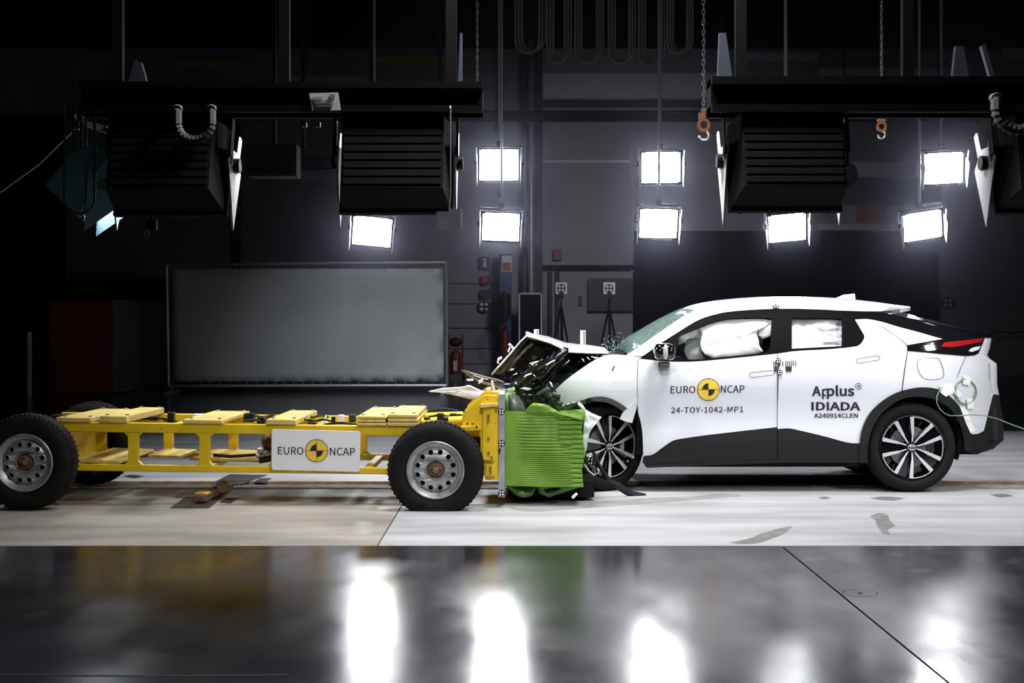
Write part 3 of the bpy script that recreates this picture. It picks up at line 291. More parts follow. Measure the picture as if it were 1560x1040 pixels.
def roundel(mapf, cx, cy, r, name, parent, lab=None):               # yellow disc, dark rim, two black quarters, hairline cross
    mb = MB()
    m1 = lambda x, y: mapf(x, y, .002); m2 = lambda x, y: mapf(x, y, .0035); m3 = lambda x, y: mapf(x, y, .005)
    flat_poly(mb, [disc_pts(cx, cy, r)], m1, 1); flat_poly(mb, [disc_pts(cx, cy, r*.94)], m2, 0)
    for a in (90, 270): flat_poly(mb, [[(cx, cy)]+disc_pts(cx, cy, r*.56, a, a+90, 14)], m3, 1)
    t = r*.018
    flat_poly(mb, [[(cx-t, cy-r*.94), (cx+t, cy-r*.94), (cx+t, cy+r*.94), (cx-t, cy+r*.94)]], m3, 1)
    flat_poly(mb, [[(cx-r*.94, cy-t), (cx+r*.94, cy-t), (cx+r*.94, cy+t), (cx-r*.94, cy+t)]], m3, 1)
    o = mb.build(name, [M['badge'], M['ink']], parent, smooth=0)
    if lab: o['label'] = lab
    return o
def target(mapf, cx, cy, r, name, parent):                          # black disc with four white sectors
    mb = MB(); flat_poly(mb, [disc_pts(cx, cy, r, n=24)], lambda x, y: mapf(x, y, .003), 0)
    for a in (45, 135, 225, 315): flat_poly(mb, [disc_pts(cx, cy, r*.76, a-24, a+24, 6)+disc_pts(cx, cy, r*.3, a+24, a-24, 4)], lambda x, y: mapf(x, y, .005), 1)
    return mb.build(name, [M['ink'], M['white_matte']], parent, smooth=0)

# ------------------------------------------------------------------ floor, walls, roof
LANE0, LANE1, WALLY = 8.38, 17.4, 37.0
def floor_mat(name, col, rough0, rough1, spec, stain=None, streak=(1, 6, 1)):
    m = mat(name, col, .3, spec=spec, noise=(1.3, .35, (.5, 1.4, 1)), rnoise=(2.2, rough0, rough1, streak), bump=(3.0, .05, streak), wear=stain)
    return m
M['floor_dark'] = floor_mat('polished_dark_floor', (.022, .023, .029), .12, .26, .5, (2.4, .60, .72, (.05, .05, .055)), (1, .45, 1))
M['floor_dark_r'] = floor_mat('polished_floor_scuffed', (.034, .036, .044), .14, .30, .5, (5, .58, .66, (.07, .075, .08)), (1, .45, 1))
M['floor_back'] = floor_mat('dark_back_floor', (.07, .07, .08), .14, .26, .7)
M['lane_w'] = floor_mat('white_lane_plate', (.43, .44, .46), .32, .6, .4, (1.6, .62, .74, (.36, .36, .37)), (.25, 2.2, 1))
M['lane_b'] = floor_mat('beige_concrete_lane', (.36, .34, .30), .35, .65, .4, (1.3, .55, .72, (.20, .19, .17)), (.2, 2.2, 1))
M['chan'] = mat('channel_dark', (.03, .028, .026), .6, noise=(8, .6))
M['chanrust'] = mat('channel_rusty_lip', (.34, .22, .10), .6, noise=(9, .5))
def slab(name, x0, x1, y0, y1, z0, z1, m):
    mb = MB(); mb.bb(x0, x1, y0, y1, z0, z1); return struct(mb.build(name, m, smooth=0))
SX = 1.66
slab('floor', -15, SX-.006, -1.5, LANE0-.012, -.2, 0, M['floor_dark'])
slab('floor', SX+.006, 15, -1.5, LANE0-.012, -.2, 0, M['floor_dark_r'])
slab('floor', -15, -.835, LANE0, 11.24, -.2, 0, M['lane_b'])
slab('floor', -.825, 15, LANE0, 11.24, -.2, 0, M['lane_w'])
slab('floor', -15, 15, 11.84, LANE1, -.2, 0, M['lane_w'])
slab('floor', -15, 15, LANE1, WALLY, -.2, 0, M['floor_back'])
slab('floor', -15, 15, -1.5, WALLY, -.4, -.2, M['chan'])
slab('trim_1', -15, 15, 11.24, 11.84, -.2, -.045, M['chan'])         # floor of the tow channel
slab('trim_2', -15, 15, 11.24, 11.275, -.045, .002, M['chanrust'])   # rusty lips and bright rails
slab('trim_3', -15, 15, 11.80, 11.84, -.045, .002, M['chanrust'])
slab('trim_4', -15, 15, 11.44, 11.48, -.045, -.005, M['galv'])
slab('trim_5', -15, 15, 11.60, 11.63, -.045, -.008, M['galv'])
slab('trim_6', -15, 15, LANE0-.012, LANE0, -.2, -.004, M['chanrust'])
slab('wall_back', -15, 15, WALLY, WALLY+.3, 0, 11, M['wall'])
slab('wall_left', -15.3, -15, -1.5, WALLY, 0, 11, M['deadblack'])
slab('wall_right', 15, 15.3, -1.5, WALLY, 0, 11, M['deadblack'])
slab('ceiling', -15, 15, -1.5, WALLY, 11, 11.3, M['deadblack'])
# stains and marks on the lane, thin paint films with their own shape
M['stain'] = mat('dried_spill', (.20, .20, .20), .5, noise=(12, .4))
M['stain_l'] = mat('tyre_smear', (.30, .30, .30), .5, noise=(6, .3))
def gpt(x, y, z=.0015):
    Y = F*(CH-z)/(y-HY); return Vector(((x-780)*Y/F, Y, z))
def decal(name, loops, m, z=.0015, label=None, cat='stain'):
    mb = MB(); flat_poly(mb, [smooth_loop(l, 4) if m != M.get('plate') else l for l in loops], lambda x, y: gpt(x, y, z)); o = mb.build(name, m, smooth=0)
    return tag(o, label, cat, kind='structure')
decal('trim_7', [[(1112, 826), (1140, 820), (1165, 811), (1185, 805), (1207, 801), (1196, 811), (1172, 821), (1158, 826), (1130, 828)]], M['stain'])
decal('trim_8', [[(1325, 786), (1340, 781), (1353, 784), (1356, 792), (1364, 801), (1352, 806), (1357, 814), (1345, 812), (1336, 800), (1334, 792)]], M['stain'])
decal('trim_9', [[(770, 771), (880, 765), (960, 760), (1050, 756), (1120, 752), (1130, 755), (1040, 762), (960, 768), (880, 774), (790, 777)]], M['stain_l'])
decal('trim_10', [[(1326, 758), (1345, 756), (1378, 758), (1370, 761), (1340, 761)]], M['stain'])
decal('trim_11', [[(1246, 758), (1256, 756), (1266, 758), (1256, 760)]], M['stain'])
decal('trim_12', [[(1508, 753), (1530, 752), (1544, 755), (1525, 757)]], M['stain'])
decal('trim_13', [[(555, 757), (572, 754), (595, 756), (588, 760), (565, 761)]], M['galv'])
decal('trim_14', [[(186, 725), (200, 723), (220, 725), (205, 728)]], M['chan'])
M['plate'] = mat('dark_floor_plate', (.05, .046, .042), .5, noise=(10, .5))
decal('trim_15', [[(258, 774), (282, 757), (340, 757), (318, 774)]], M['plate'], .002)
decal('trim_16', [[(333, 765), (345, 758), (364, 758), (352, 766)]], M['plate'], .002)
decal('trim_17', [[(386, 734), (396, 728), (414, 728), (404, 735)]], M['plate'], .002)
decal('trim_18', [[(320, 737), (350, 722), (408, 723), (370, 737)]], M['plate'], .002)
# drain cover in the polished floor
dm = MB(); c0 = gpt(1310, 903, 0)
dm.lathe([(.0, 0), (.012, 0)], (0, 0, 0), 12, 1)
dm.v = [Vector((v.x, v.z, .003))+c0 for v in dm.v]
for k in range(36):
    a = 2*PI*k/36; b = a+.11
    dm.add([c0+Vector((r*math.cos(t), r*math.sin(t), .002)) for r, t in ((.083, a), (.088, a), (.088, b), (.083, b))], [[0, 1, 2, 3]], 1)
tag(dm.build('drain_cover', [M['galv'], M['ink']], smooth=0), 'small round drain cover set in the polished dark floor', 'drain')
# pale slab edge lines on the front floor
decal('trim_19', [[(0, 1026), (220, 1028), (437, 1027), (437, 1028), (220, 1029.5), (0, 1027.5)]], M['chan'])

# back wall furniture
def wallbox(name, x0, x1, y0, y1, m, Y=WALLY-.001, d=.06, st=True, **kw):
    a = px(x0, y1, Y); b = px(x1, y0, Y); mb = MB(); mb.bb(a.x, b.x, Y-d, Y, a.z, b.z); o = mb.build(name, m, smooth=0, **kw)
    return struct(o) if st else o
M['wall_hi'] = mat('pale_panel', (.62, .63, .68), .7)
M['wall_mid'] = mat('grey_panel', (.34, .33, .37), .8)
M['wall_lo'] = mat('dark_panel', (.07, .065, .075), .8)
M['joint'] = mat('panel_joint', (.06, .06, .065), .8)
tn = 20
def trimbox(*a, **k):
    global tn; o = wallbox('trim_%d' % tn, *a, **k); tn += 1; return o
trimbox(824, 1096, 112, 150, M['wall_hi']); trimbox(824, 1096, 153, 164, M['wall_lo']); trimbox(420, 565, 117, 131, M['wall_hi'])
trimbox(700, 760, 112, 150, M['wall_mid']); trimbox(1245, 1476, 105, 120, M['wall_hi']); trimbox(1125, 1246, 80, 93, M['wall_hi'])
trimbox(1525, 1565, 74, 88, M['wall_hi']); trimbox(455, 526, 250, 276, M['wall_hi'])
for yy in (97, 103, 109, 115): trimbox(1125, 1246, yy, yy+2, M['wall_mid'])
for yy in (106, 112, 118, 124): trimbox(566, 690, yy, yy+2, M['wall_mid'])
trimbox(270, 396, 95, 104, M['beamy'], d=.3); trimbox(560, 686, 89, 99, M['beamy'], d=.3)
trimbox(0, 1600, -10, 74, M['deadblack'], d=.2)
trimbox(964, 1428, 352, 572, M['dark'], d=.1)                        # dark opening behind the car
trimbox(1270, 1432, 271, 312, M['wall_lo'], d=.15); trimbox(1276, 1390, 247, 270, M['wall_hi']); trimbox(1245, 1362, 341, 350, M['wall_hi'])
trimbox(826, 960, 244, 248, M['wall_hi']); trimbox(960, 1110, 250, 270, M['wall_mid'])
for yy in (431, 462, 499, 530, 553): trimbox(680, 762, yy, yy+1.3, M['joint'], d=.02)
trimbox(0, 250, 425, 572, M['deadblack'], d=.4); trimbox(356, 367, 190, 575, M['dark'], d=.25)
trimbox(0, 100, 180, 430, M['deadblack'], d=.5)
trimbox(812, 1000, 404, 411, M['dark'], d=.2)
for xx in (835, 846): trimbox(xx, xx+6, 405, 572, M['joint'], d=.12)
trimbox(835, 965, 170, 175, M['wall_mid'])
trimbox(960, 966, 165, 415, M['wall_mid'], d=.1)
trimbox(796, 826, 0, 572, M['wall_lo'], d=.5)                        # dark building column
trimbox(759, 764, 0, 300, M['wall_lo'], d=.3)
# round service pipe on the column
mb = MB(); mb.tube([px(809, 448, 36.42), px(809, 60, 36.42)], .10, 14)
for yy in range(120, 440, 22): mb.tube([px(809, yy, 36.42), px(809, yy+3, 36.42)], .115, 14)
tag(mb.build('duct_pipe', M['pipe']), 'tall grey ribbed pipe running up the dark column', 'pipe')
mb = MB(); p = px(770, 545, 36.4); q = px(770, 388, 36.4); mb.bb(p.x-.16, p.x+.16, 36.2, 36.6, 0, q.z)
o = mb.build('steel_post', M['blue'], bevel=.02); tag(o, 'narrow blue post against the back wall beside the pipe', 'post')
t = thing('wall_poster', 'small pale poster fixed at the top of the blue post', 'poster', px(772, 400, 36.15))
mb = MB(); a = px(764, 414, 36.18); b = px(780, 389, 36.18); mb.bb(a.x, b.x, 36.16, 36.19, a.z, b.z); mb.build('sheet', M['paper'], t)
mb = MB(); a = px(766, 412, 36.15); b = px(778, 400, 36.15); mb.bb(a.x, b.x, 36.14, 36.155, a.z, b.z); mb.build('picture', M['orange'], t)
for nm, x0, x1, y0, y1, m, lab in (('wall_sign', 731, 746, 391, 410, M['ink'], 'small black wall sign with a white symbol, topmost of three'),
                                   ('wall_sign', 733, 746, 420, 433, M['red'], 'small red square wall sign between two dark ones'),
                                   ('wall_sign', 732, 746, 441, 454, M['wall_lo'], 'small plain grey wall sign, lowest of three'),
                                   ('wall_sign', 843, 856, 380, 396, M['red'], 'small dim red wall sign to the right of the column'),
                                   ('wall_sign', 1304, 1345, 312, 340, M['orange'], 'orange rectangular sign high on the right wall')):
    o = wallbox(nm, x0, x1, y0, y1, m, Y=WALLY-.16, d=.03, st=False); tag(o, lab, 'sign', 'signs on the back wall')
    if y0 == 391:
        a = px(738.5, 400, WALLY-.2); mb = MB(); mb.bb(a.x-.03, a.x+.03, WALLY-.195, WALLY-.19, a.z-.12, a.z+.02); mb.ball((a.x, WALLY-.195, a.z+.08), (.035, .005, .035)); mb.build('symbol', M['white_matte'], o)
    if y0 == 420:
        a = px(739.5, 426, WALLY-.2); mb = MB(); mb.bb(a.x-.05, a.x+.05, WALLY-.195, WALLY-.19, a.z-.05, a.z+.05); mb.build('symbol', M['orange'], o)
for cx, cy, r, lab in ((737.5, 467, 9.5, 'round black and white target on the wall right of the grey screen'), (1444, 461, 9.5, 'round dark target on the wall behind the car roof spoiler')):
    mpf = lambda x, y, off=0: px(x, y, WALLY-.1-off*8)
    o = target(mpf, cx, cy, r, 'wall_target', None); mb = MB(); c = px(cx, cy, WALLY-.1)
    tag(o, lab, 'target', 'round targets on the back wall')
    mb.lathe([(.01, .1), (.165, .1), (.165, .004), (.01, .004)], (c.x, WALLY-.1, c.z), 24); mb.build('backing_disc', M['black'], o)
# framed dark board standing by the column
t = thing('display_board', 'dark upright board in a pale frame beside the column', 'board', (px(808, 560, 35.6).x, 35.6, 0))
a = px(790, 560, 35.6); b = px(826, 446, 35.6); mb = MB(); mb.bb(a.x+.03, b.x-.03, 35.58, 35.62, .05, b.z-.03); mb.build('panel', M['dark'], t)
mb = MB(); mb.bb(a.x, a.x+.04, 35.57, 35.63, 0, b.z); mb.bb(b.x-.04, b.x, 35.57, 35.63, 0, b.z); mb.bb(a.x, b.x, 35.57, 35.63, b.z-.04, b.z); mb.build('frame', M['wall_hi'], t)
o = wallbox('notice_board', 895, 964, 424, 474, M['ink'], Y=WALLY-.14, d=.05, st=False); tag(o, 'wide black board on the back wall behind a tripod', 'board')
wm = MB(); a = px(884, 458, WALLY-.14); wm.bb(a.x-.05, a.x+.05, WALLY-.07, WALLY+.01, a.z-.13, a.z+.13)
tag(wm.build('switch_box', M['ink'], smooth=0), 'tiny dark switch box on the wall between two tripods', 'box')
# tripods with square markers
def tripod(x, ytop, ybase, lab, Y):
    g = px(x, ybase, Y); base = Vector((g.x, Y, 0)); top = px(x, ytop, Y).z
    t = thing('target_tripod', lab, 'tripod', base, 'camera tripods by the back wall')
    mb = MB(); mb.tube([(g.x, Y, .55), (g.x, Y, top-.12)], .022); mb.build('centre_column', M['black'], t)
    for a in (80, 200, 320):
        mb = MB(); e = (g.x+.42*math.cos(math.radians(a)), Y+.42*math.sin(math.radians(a)), 0.0); mb.tube([(g.x, Y, top-.55), e], [.03, .018]); mb.build('leg', M['black'], t)
    mb = MB(); mb.box((g.x, Y, top-.28), (.12, .12, .16)); mb.build('head', M['black'], t, bevel=.01)
    mb = MB(); mb.box((g.x, Y-.03, top-.1), (.30, .05, .30)); mk = mb.build('marker_plate', M['wall_hi'], t, bevel=.01)
    mpf = lambda xx, yy, off=0: px(xx, yy, Y-.056-off); target(mpf, x, px_row(top-.1, Y), 6.5, 'target_disc', mk)
def px_row(z, Y): return HY+(CH-z)*F/Y
tripod(855, 433, 570, 'camera tripod with square marker plate in front of the dark door frame', 34.5)
tripod(928, 433, 570, 'camera tripod with square marker plate in front of the black board', 34.0)
# fire extinguishers
def bottle(t, x, Y, z0, r, h, m):
    mb = MB(); prof = [(.01, 0), (r, .0), (r, h*.78), (r*.8, h*.9), (r*.35, h), (.01, h)]
    mb.lathe([(a, b) for a, b in prof], (0, 0, 0), 20); mb.v = [Vector((v.x+x, -v.z+Y, v.y+z0)) for v in mb.v]; return mb.build('cylinder', m, t)
g = px(694, 570, 34); t = thing('wheeled_extinguisher', 'red wheeled fire extinguisher trolley standing right of the grey screen', 'fire extinguisher', (g.x, 34, 0))
bottle(t, g.x, 34, .12, .14, .62, M['red'])
mb = MB(); mb.tube([(g.x-.17, 34.1, .05), (g.x-.17, 34.1, 1.12), (g.x+.17, 34.1, 1.12), (g.x+.17, 34.1, .05)], .02); mb.build('handle', M['red'], t)
mb = MB(); mb.ball((g.x, 33.95, .93), (.16, .1, .12)); mb.build('hose_reel', M['black'], t)
mb = MB(); mb.box((g.x, 33.85, .35), (.1, .02, .25)); mb.build('label_plate', M['paper'], t)
for s in (-1, 1):
    mb = MB(); mb.lathe([(.02, -.03), (.11, -.03), (.11, .03), (.02, .03)], (0, 0, 0), 18); mb.v = [Vector((v.y+g.x+s*.2, v.x+34.1, v.z+.11)) for v in mb.v]; mb.build('wheel', M['rubber'], t)
g = px(769, 560, 35.2); t = thing('fire_extinguisher', 'red fire extinguisher hanging low on the blue post', 'fire extinguisher', (g.x, 36.06, .25))
bottle(t, g.x, 36.105, .25, .11, 1.05, M['red']); mb = MB(); mb.box((g.x, 35.9, 1.34), (.14, .1, .08)); mb.build('valve', M['black'], t)
mb = MB(); mb.tube([(g.x-.05, 35.9, 1.34), (g.x-.24, 35.9, 1.5), (g.x-.28, 35.9, 1.2), (g.x-.16, 35.9, .9)], .03); mb.build('hose', M['black'], t)
g.y = 0
t = thing('control_box', 'dark ribbed motor box fixed on the blue post above an extinguisher', 'box', (g.x, 36.02, 1.5))
mb = MB(); mb.tube([(g.x, 36.02, 1.52), (g.x, 36.02, 2.15)], .14, 16)
for z in (1.6, 1.75, 1.9, 2.05): mb.tube([(g.x, 36.02, z), (g.x, 36.02, z+.04)], .17, 16)
mb.build('body', M['black'], t); mb = MB(); mb.ball((g.x, 36.05, 2.17), (.12, .12, .08)); mb.build('cap', M['red'], t)
# grey screen on feet
YS = 27.0
t = thing('fabric_screen', 'large grey fabric screen stretched in a metal frame on the far floor', 'screen', (px(466, 588, YS).x, YS, 0))
A, B, C, D = (254, 403), (680, 400), (681, 587), (257, 588)
mb = MB(); rows = []
for i in range(15):
    v = i/14; row = []
    for k in range(37):
        u = k/36; x = (A[0]+8)*(1-u)*(1-v)+(B[0]-5)*u*(1-v)+(C[0]-5)*u*v+(D[0]+8)*(1-u)*v; y = (A[1]+6)*(1-v)+(C[1]-6)*v
        p = px(x, y, YS); edge = min(u, v, 1-u, 1-v); ripple = .07*math.exp(-edge*13)*math.sin(k*2.1+i*1.4)*(.2+u)
        row.append(Vector((p.x, YS+ripple, p.z)))
    rows.append(row)
mb.grid(rows); mb.build('fabric', M['screen'], t, thick=.01)
M['frame'] = mat('frame_tube', (.38, .38, .40), .45, metal=.6)
mb = MB()
for p, q in ((A, B), (B, C), (C, D), (D, A)): mb.tube([px(*p, YS), px(*q, YS)], .035, 8)
mb.build('frame', M['frame'], t)
for x in (262, 676):
    mb = MB(); p = px(x, 588, YS); mb.bb(p.x-.04, p.x+.04, YS-.5, YS+.5, 0, .06); mb.bb(p.x-.03, p.x+.03, YS-.03, YS+.03, .06, p.z+.02); mb.build('foot', M['frame'], t)
mb = MB(); n = 30
for k in range(n):
    u = (k+.5)/n; p = px(A[0]+(B[0]-A[0])*u, 401.5, YS); mb.box((p.x, YS-.02, p.z-.06), (.012, .012, .1))
    p = px(D[0]+(C[0]-D[0])*u, 587, YS); mb.box((p.x, YS-.02, p.z+.06), (.012, .012, .1))
mb.build('lacing', M['rope'], t, smooth=0)
# container with red end and grey side
t = thing('storage_container', 'dark container with a red end and grey side left of the screen', 'container', (-8.5, 29, 0))
mb = MB(); mb.bb(-9.13, -7.88, 26.8, 26.85, .02, 1.87); mb.build('end_door', M['red'], t, smooth=0)
mb = MB(); mb.bb(-9.13, -7.86, 26.85, 32, 0.02, 1.87); mb.build('body', M['cab'], t, smooth=0)
mb = MB(); p = px(61, 505, 27); mb.tube([(p.x, 26.4, 0), (p.x, 26.4, p.z)], .05, 12); tag(mb.build('bollard', M['wall_hi']), 'thin pale post on the floor left of the red container end', 'bollard')

# ------------------------------------------------------------------ floodlights
def make_flood(hmat, label, group):
    t = thing('floodlight', label, 'floodlight', (0, 0, 0), group)
    ORG[t.name] = Vector((0, 0, 0))
    f = [(-.26, 0, -.21), (.26, 0, -.21), (.26, 0, .21), (-.26, 0, .21)]; b = [(-.235, .26, -.19), (.235, .26, -.19), (.235, .26, .19), (-.235, .26, .19)]
    mb = MB(); mb.hexa([Vector(v) for v in f+b])
    for k in range(9): mb.bb(-.225, .225, 26e-2, .2645, -.17+k*.04, -.14+k*.04)
    mb.build('housing', hmat, t, smooth=0, bevel=.006)
    mb = MB(); mb.prism([[(-.27, -.03, -.22), (.27, -.03, -.22), (.27, -.03, .22), (-.27, -.03, .22)], [(-.245, -.03, -.195), (.245, -.03, -.195), (.245, -.03, .195), (-.245, -.03, .195)]], (0, .035, 0)); mb.build('bezel', hmat, t, smooth=0)
    mb = MB(); mb.grid([[Vector((-.245+.49*i/6, -.004-.012*math.sin(PI*i/6)*math.sin(PI*j/5), -.195+.39*j/5)) for i in range(7)] for j in range(6)]); mb.build('lens', M['lens'], t)
    mb = MB()
    for x in (-.22, .22):
        for z in (-.2, .2): mb.box((x, -.035, z), (.05, .012, .02), rot=Matrix.Rotation(.7*(1 if x*z > 0 else -1), 3, 'Y'))
    mb.build('corner_clip', M['lamp_black'], t, smooth=0)
    for s in (-1, 1):
        mb = MB(); X = s*.275
        mb.prism([[(X, -.10, -.26), (X, .10, .03), (X, .05, .10), (X, -.08, .13), (X, -.19, .06)]], (s*.008, 0, 0)); mb.build('side_plate', M['white_matte'], t, smooth=0)
        mb = MB(); mb.lathe([(.002, 0), (.035, 0), (.035, .03), (.002, .03)], (0, 0, 0), 12); mb.v = [Vector((v.y*s+s*.284, v.x-.02, v.z+.04)) for v in mb.v]; mb.build('pivot_knob', M['black'], t)
        mb = MB(); mb.box((s*.287, -.095, .125), (.008, .035, .20), rot=Matrix.Rotation(.25, 3, 'X')); mb.box((s*.287, .06, .12), (.008, .03, .20), rot=Matrix.Rotation(-.18, 3, 'X')); mb.build('yoke_arm', M['white_matte'], t, smooth=0)
    mb = MB(); mb.bb(-.295, .295, .06, .12, .222, .236); mb.bb(-.03, .03, .06, .12, .236, .30)
    for s in (-1, 1): mb.bb(s*.2935-.002, s*.2935+.002, .06, .12, .04, .236); mb.build('yoke', M['lamp_black'], t, smooth=0)
    return t
FLOOD0 = make_flood(M['lamp_black'], 'x', 'far floodlights facing the camera')
first = [True]
def place(px_, py_, Y, pitch, yaw, roll, sc, label, group, back=False):
    o = FLOOD0 if first[0] else copy_tree(FLOOD0); first[0] = False
    p = px(px_, py_, Y); o.location = p; o.scale = (sc, sc, sc)
    o.rotation_euler = (math.radians(pitch), math.radians(roll), math.radians(yaw+(180 if back else 0)))
    o['label'] = label; o['group'] = group; return o
FARO = []
FAR = [(760, 251, 17.2, 10, 0, 0, .99, 'lit floodlight beside the pipe, upper of the pair'),
       (763, 345, 17.0, 22, 0, 2, .92, 'lit floodlight beside the pipe, lower of the pair'),
       (567, 352, 17.0, 24, 4, 5, .96, 'lit floodlight hanging alone above the right end of the grey screen'),
       (1007, 255, 17.2, 10, 0, -1, .98, 'lit floodlight under the orange hook, upper of the pair'),
       (1003, 340, 17.0, 20, 0, 1, .94, 'lit floodlight above the windscreen, lower of the pair'),
       (1199, 346, 14.8, 26, -3, -5, .81, 'lit tilted floodlight directly above the car roof target'),
       (1437, 256, 17.2, 12, -2, -3, .98, 'lit floodlight at upper right, higher of the right pair'),
       (1405, 343, 17.0, 26, -4, -9, .95, 'lit tilted floodlight above the car tail, lower of the right pair')]
for x, y, Y, pt, yw, rl, sc, lab in FAR: FARO.append(place(x, y, Y, pt, yw, rl, sc, lab, 'far floodlights facing the camera'))
NEAR = [(264, 262, 6.5, 16, 'black floodlight seen from behind with white bracket, left of the pale cable loop'),
        (605, 258, 6.5, 14, 'black floodlight seen from behind, hanging above the trolley sign'),
        (1193, 255, 6.5, 14, 'black floodlight seen from behind, hanging over the car'),
        (1596, 258, 6.5, 14, 'black floodlight cut off by the right edge of the picture')]
for x, y, Y, pt, lab in NEAR:
    o = place(x, y, Y, pt, 0, 0, 1.0, lab, 'near floodlights seen from behind', True)
    for ch in o.children:
        if ch.name.startswith('lens'): ch.data = ch.data.copy(); ch.data.materials[0] = M['lens_near']
# teal floodlight at upper left, turned away to the right
p = px(158, 292, 11.2)
tt = copy_tree(FLOOD0); tt.location = p; tt.rotation_euler = (math.radians(38), 0, math.radians(100)); tt.scale = (1.3,)*3
tag(tt, 'teal floodlight at upper left tilted down towards the trolley', 'floodlight')
del tt['group']
for ch in tt.children:
    if ch.name.startswith(('housing', 'side_plate', 'yoke', 'bezel')):
        ch.data = ch.data.copy(); ch.data.materials[0] = M['teal']

# hanger poles for the far lamps
def hanger(o, lab):
    bpy.context.view_layer.update(); a = o.matrix_world @ Vector((0, .09, .295))
    mb = MB(); mb.tube([a, (a.x, a.y, 10.98)], .018, 8); tag(mb.build('hanger_pole', M['pipe']), lab, 'pole', 'poles carrying the far floodlights')
M['truss'] = mat('truss_black', (.005, .004, .005), .7, spec=.1)
def batten(x0, x1, y0, y1, Y, d, lab, zt=None):
    a = px(x0, y1, Y); b = px(x1, y0, Y); t = thing('lighting_batten', lab, 'lighting batten', ((a.x+b.x)/2, Y, a.z), 'black lighting battens')
    mb = MB(); h = b.z-a.z; mb.bb(a.x, b.x, Y, Y+d, a.z, a.z+h*.22); mb.bb(a.x, b.x, Y, Y+d, b.z-h*.22, b.z); mb.bb(a.x, b.x, Y+.04, Y+d-.04, a.z, b.z); mb.build('beam', M['truss'], t, smooth=0)
    for u in (.08, .5, .92):
        mb = MB(); X = a.x+(b.x-a.x)*u; mb.bb(X-.025, X+.025, Y+d/2-.02, Y+d/2+.02, b.z, 10.98); mb.build('drop_rod', M['truss'], t, smooth=0)
    return t
batten(120, 735, 124, 170, 6.25, .22, 'black lighting batten at upper left with a paper notice')
batten(1085, 1700, 116, 170, 6.25, .22, 'black lighting batten at upper right above the car')
batten(700, 1500, 168, 182, 17.4, .2, 'thin far lighting batten carrying the lit floodlights over the car')
batten(440, 690, 236, 256, 17.4, .2, 'short far lighting batten behind the middle black floodlight')
# paper notice on the left batten
t = thing('paper_notice', 'white paper notice stuck on the left black batten', 'notice', px(494, 154, 6.24))
mb = MB(); mb.prism([[px(471, 142, 6.24), px(515, 141, 6.24), px(519, 168, 6.24), px(476, 169, 6.24)]], (0, -.004, 0)); mb.build('sheet', M['paper'], t, smooth=0)
mb = MB()
for k, (u0, u1) in enumerate(((476, 492), (478, 505), (480, 509), (481, 507))):
    q = px(u0, 148+k*4.5, 6.233); r = px(u1, 148+k*4.5, 6.233); mb.bb(q.x, r.x, 6.231, 6.2345, q.z-.002, q.z+.002)
q = px(507, 146, 6.233); mb.bb(q.x-.012, q.x+.01, 6.231, 6.2345, q.z-.012, q.z+.008); mb.build('print', M['cab'], t, smooth=0)
# flat white plate hanging by the middle floodlight
t = thing('hanging_plate', 'pale rectangular plate hanging under the middle black floodlight bracket', 'plate', px(684, 330, 6.15))
mb = MB(); mb.prism([[px(665, 322, 6.15), px(684, 322, 6.15), px(684, 318, 6.15), px(703, 318, 6.15), px(703, 347, 6.15), px(665, 347, 6.15)]], (0, .01, 0)); mb.build('plate', M['galv'], t, smooth=0)
mb = MB(); mb.tube([px(684, 320, 6.16), px(686, 295, 6.16), px(686, 165, 6.16), px(686, 160, 6.3)], .004); mb.build('wire', M['alu'], t)
# cable loops
def loop(x0, x1, ytop, ybot, Y, r, m, lab, grp, strands=1, ribs=0, back=0):
    t = thing('cable_loop', lab, 'cable', px((x0+x1)/2, ytop, Y), grp)
    for s in range(strands):
        pts = []; e = (s-(strands-1)/2)*r*2.6; w = (x1-x0)/2; yb = ybot-s*3-w
        for yy in range(5): pts.append(px(x0, ytop+(yb-ytop)*yy/5, Y)+Vector((e, e, 0)))
        for k in range(13):
            a = PI-PI*k/12; pts.append(px((x0+x1)/2+w*math.cos(a), yb+w*math.sin(a), Y)+Vector((e, e, 0)))
        for yy in range(4, -1, -1): pts.append(px(x1, ytop+(yb-ytop)*yy/5, Y)+Vector((e, e, 0)))
        if back: pts = [pts[0]+Vector((0, back, .01))]+pts+[pts[-1]+Vector((0, back, .01))]
        mb = MB(); mb.tube(pts, r, 8)
        if ribs:
            for i in range(1, len(pts)-1):
                d = (pts[i+1]-pts[i-1]).normalized(); mb.tube([pts[i]-d*.006, pts[i]+d*.006], r*1.25, 8)
        mb.build('strand', m, t)
    return t
for i, (x0, x1, yb) in enumerate(((790, 826, 82), (838, 865, 97), (881, 914, 96), (932, 963, 97), (978, 1008, 100), (1021, 1051, 82))):
    loop(x0, x1, -27, yb, 20, .018, M['rope'], '%s grey festoon cable loop from the left at the top of the hall' % ('first', 'second', 'third', 'fourth', 'fifth', 'sixth')[i], 'festoon cable loops', 3)
mb = MB(); a = px(770, -42, 20); b = px(1070, -38, 20); mb.bb(a.x, b.x, 19.9, 20.1, b.z-.1, b.z+.1); mb.bb(a.x+.5, a.x+.6, 19.95, 20.05, b.z, 10.98); mb.bb(b.x-.6, b.x-.5, 19.95, 20.05, b.z, 10.98)
tag(mb.build('festoon_rail', M['truss'], smooth=0), 'dark rail at the very top from which the festoon loops hang', 'rail')
M['chainplastic'] = mat('pale_cable_chain', (.11, .115, .125), .7)
loop(270, 322, 166, 213, 6.21, .017, M['chainplastic'], 'pale ribbed cable loop hanging in front of the left floodlight', 'cable loops near the battens', 1, 1, .045)
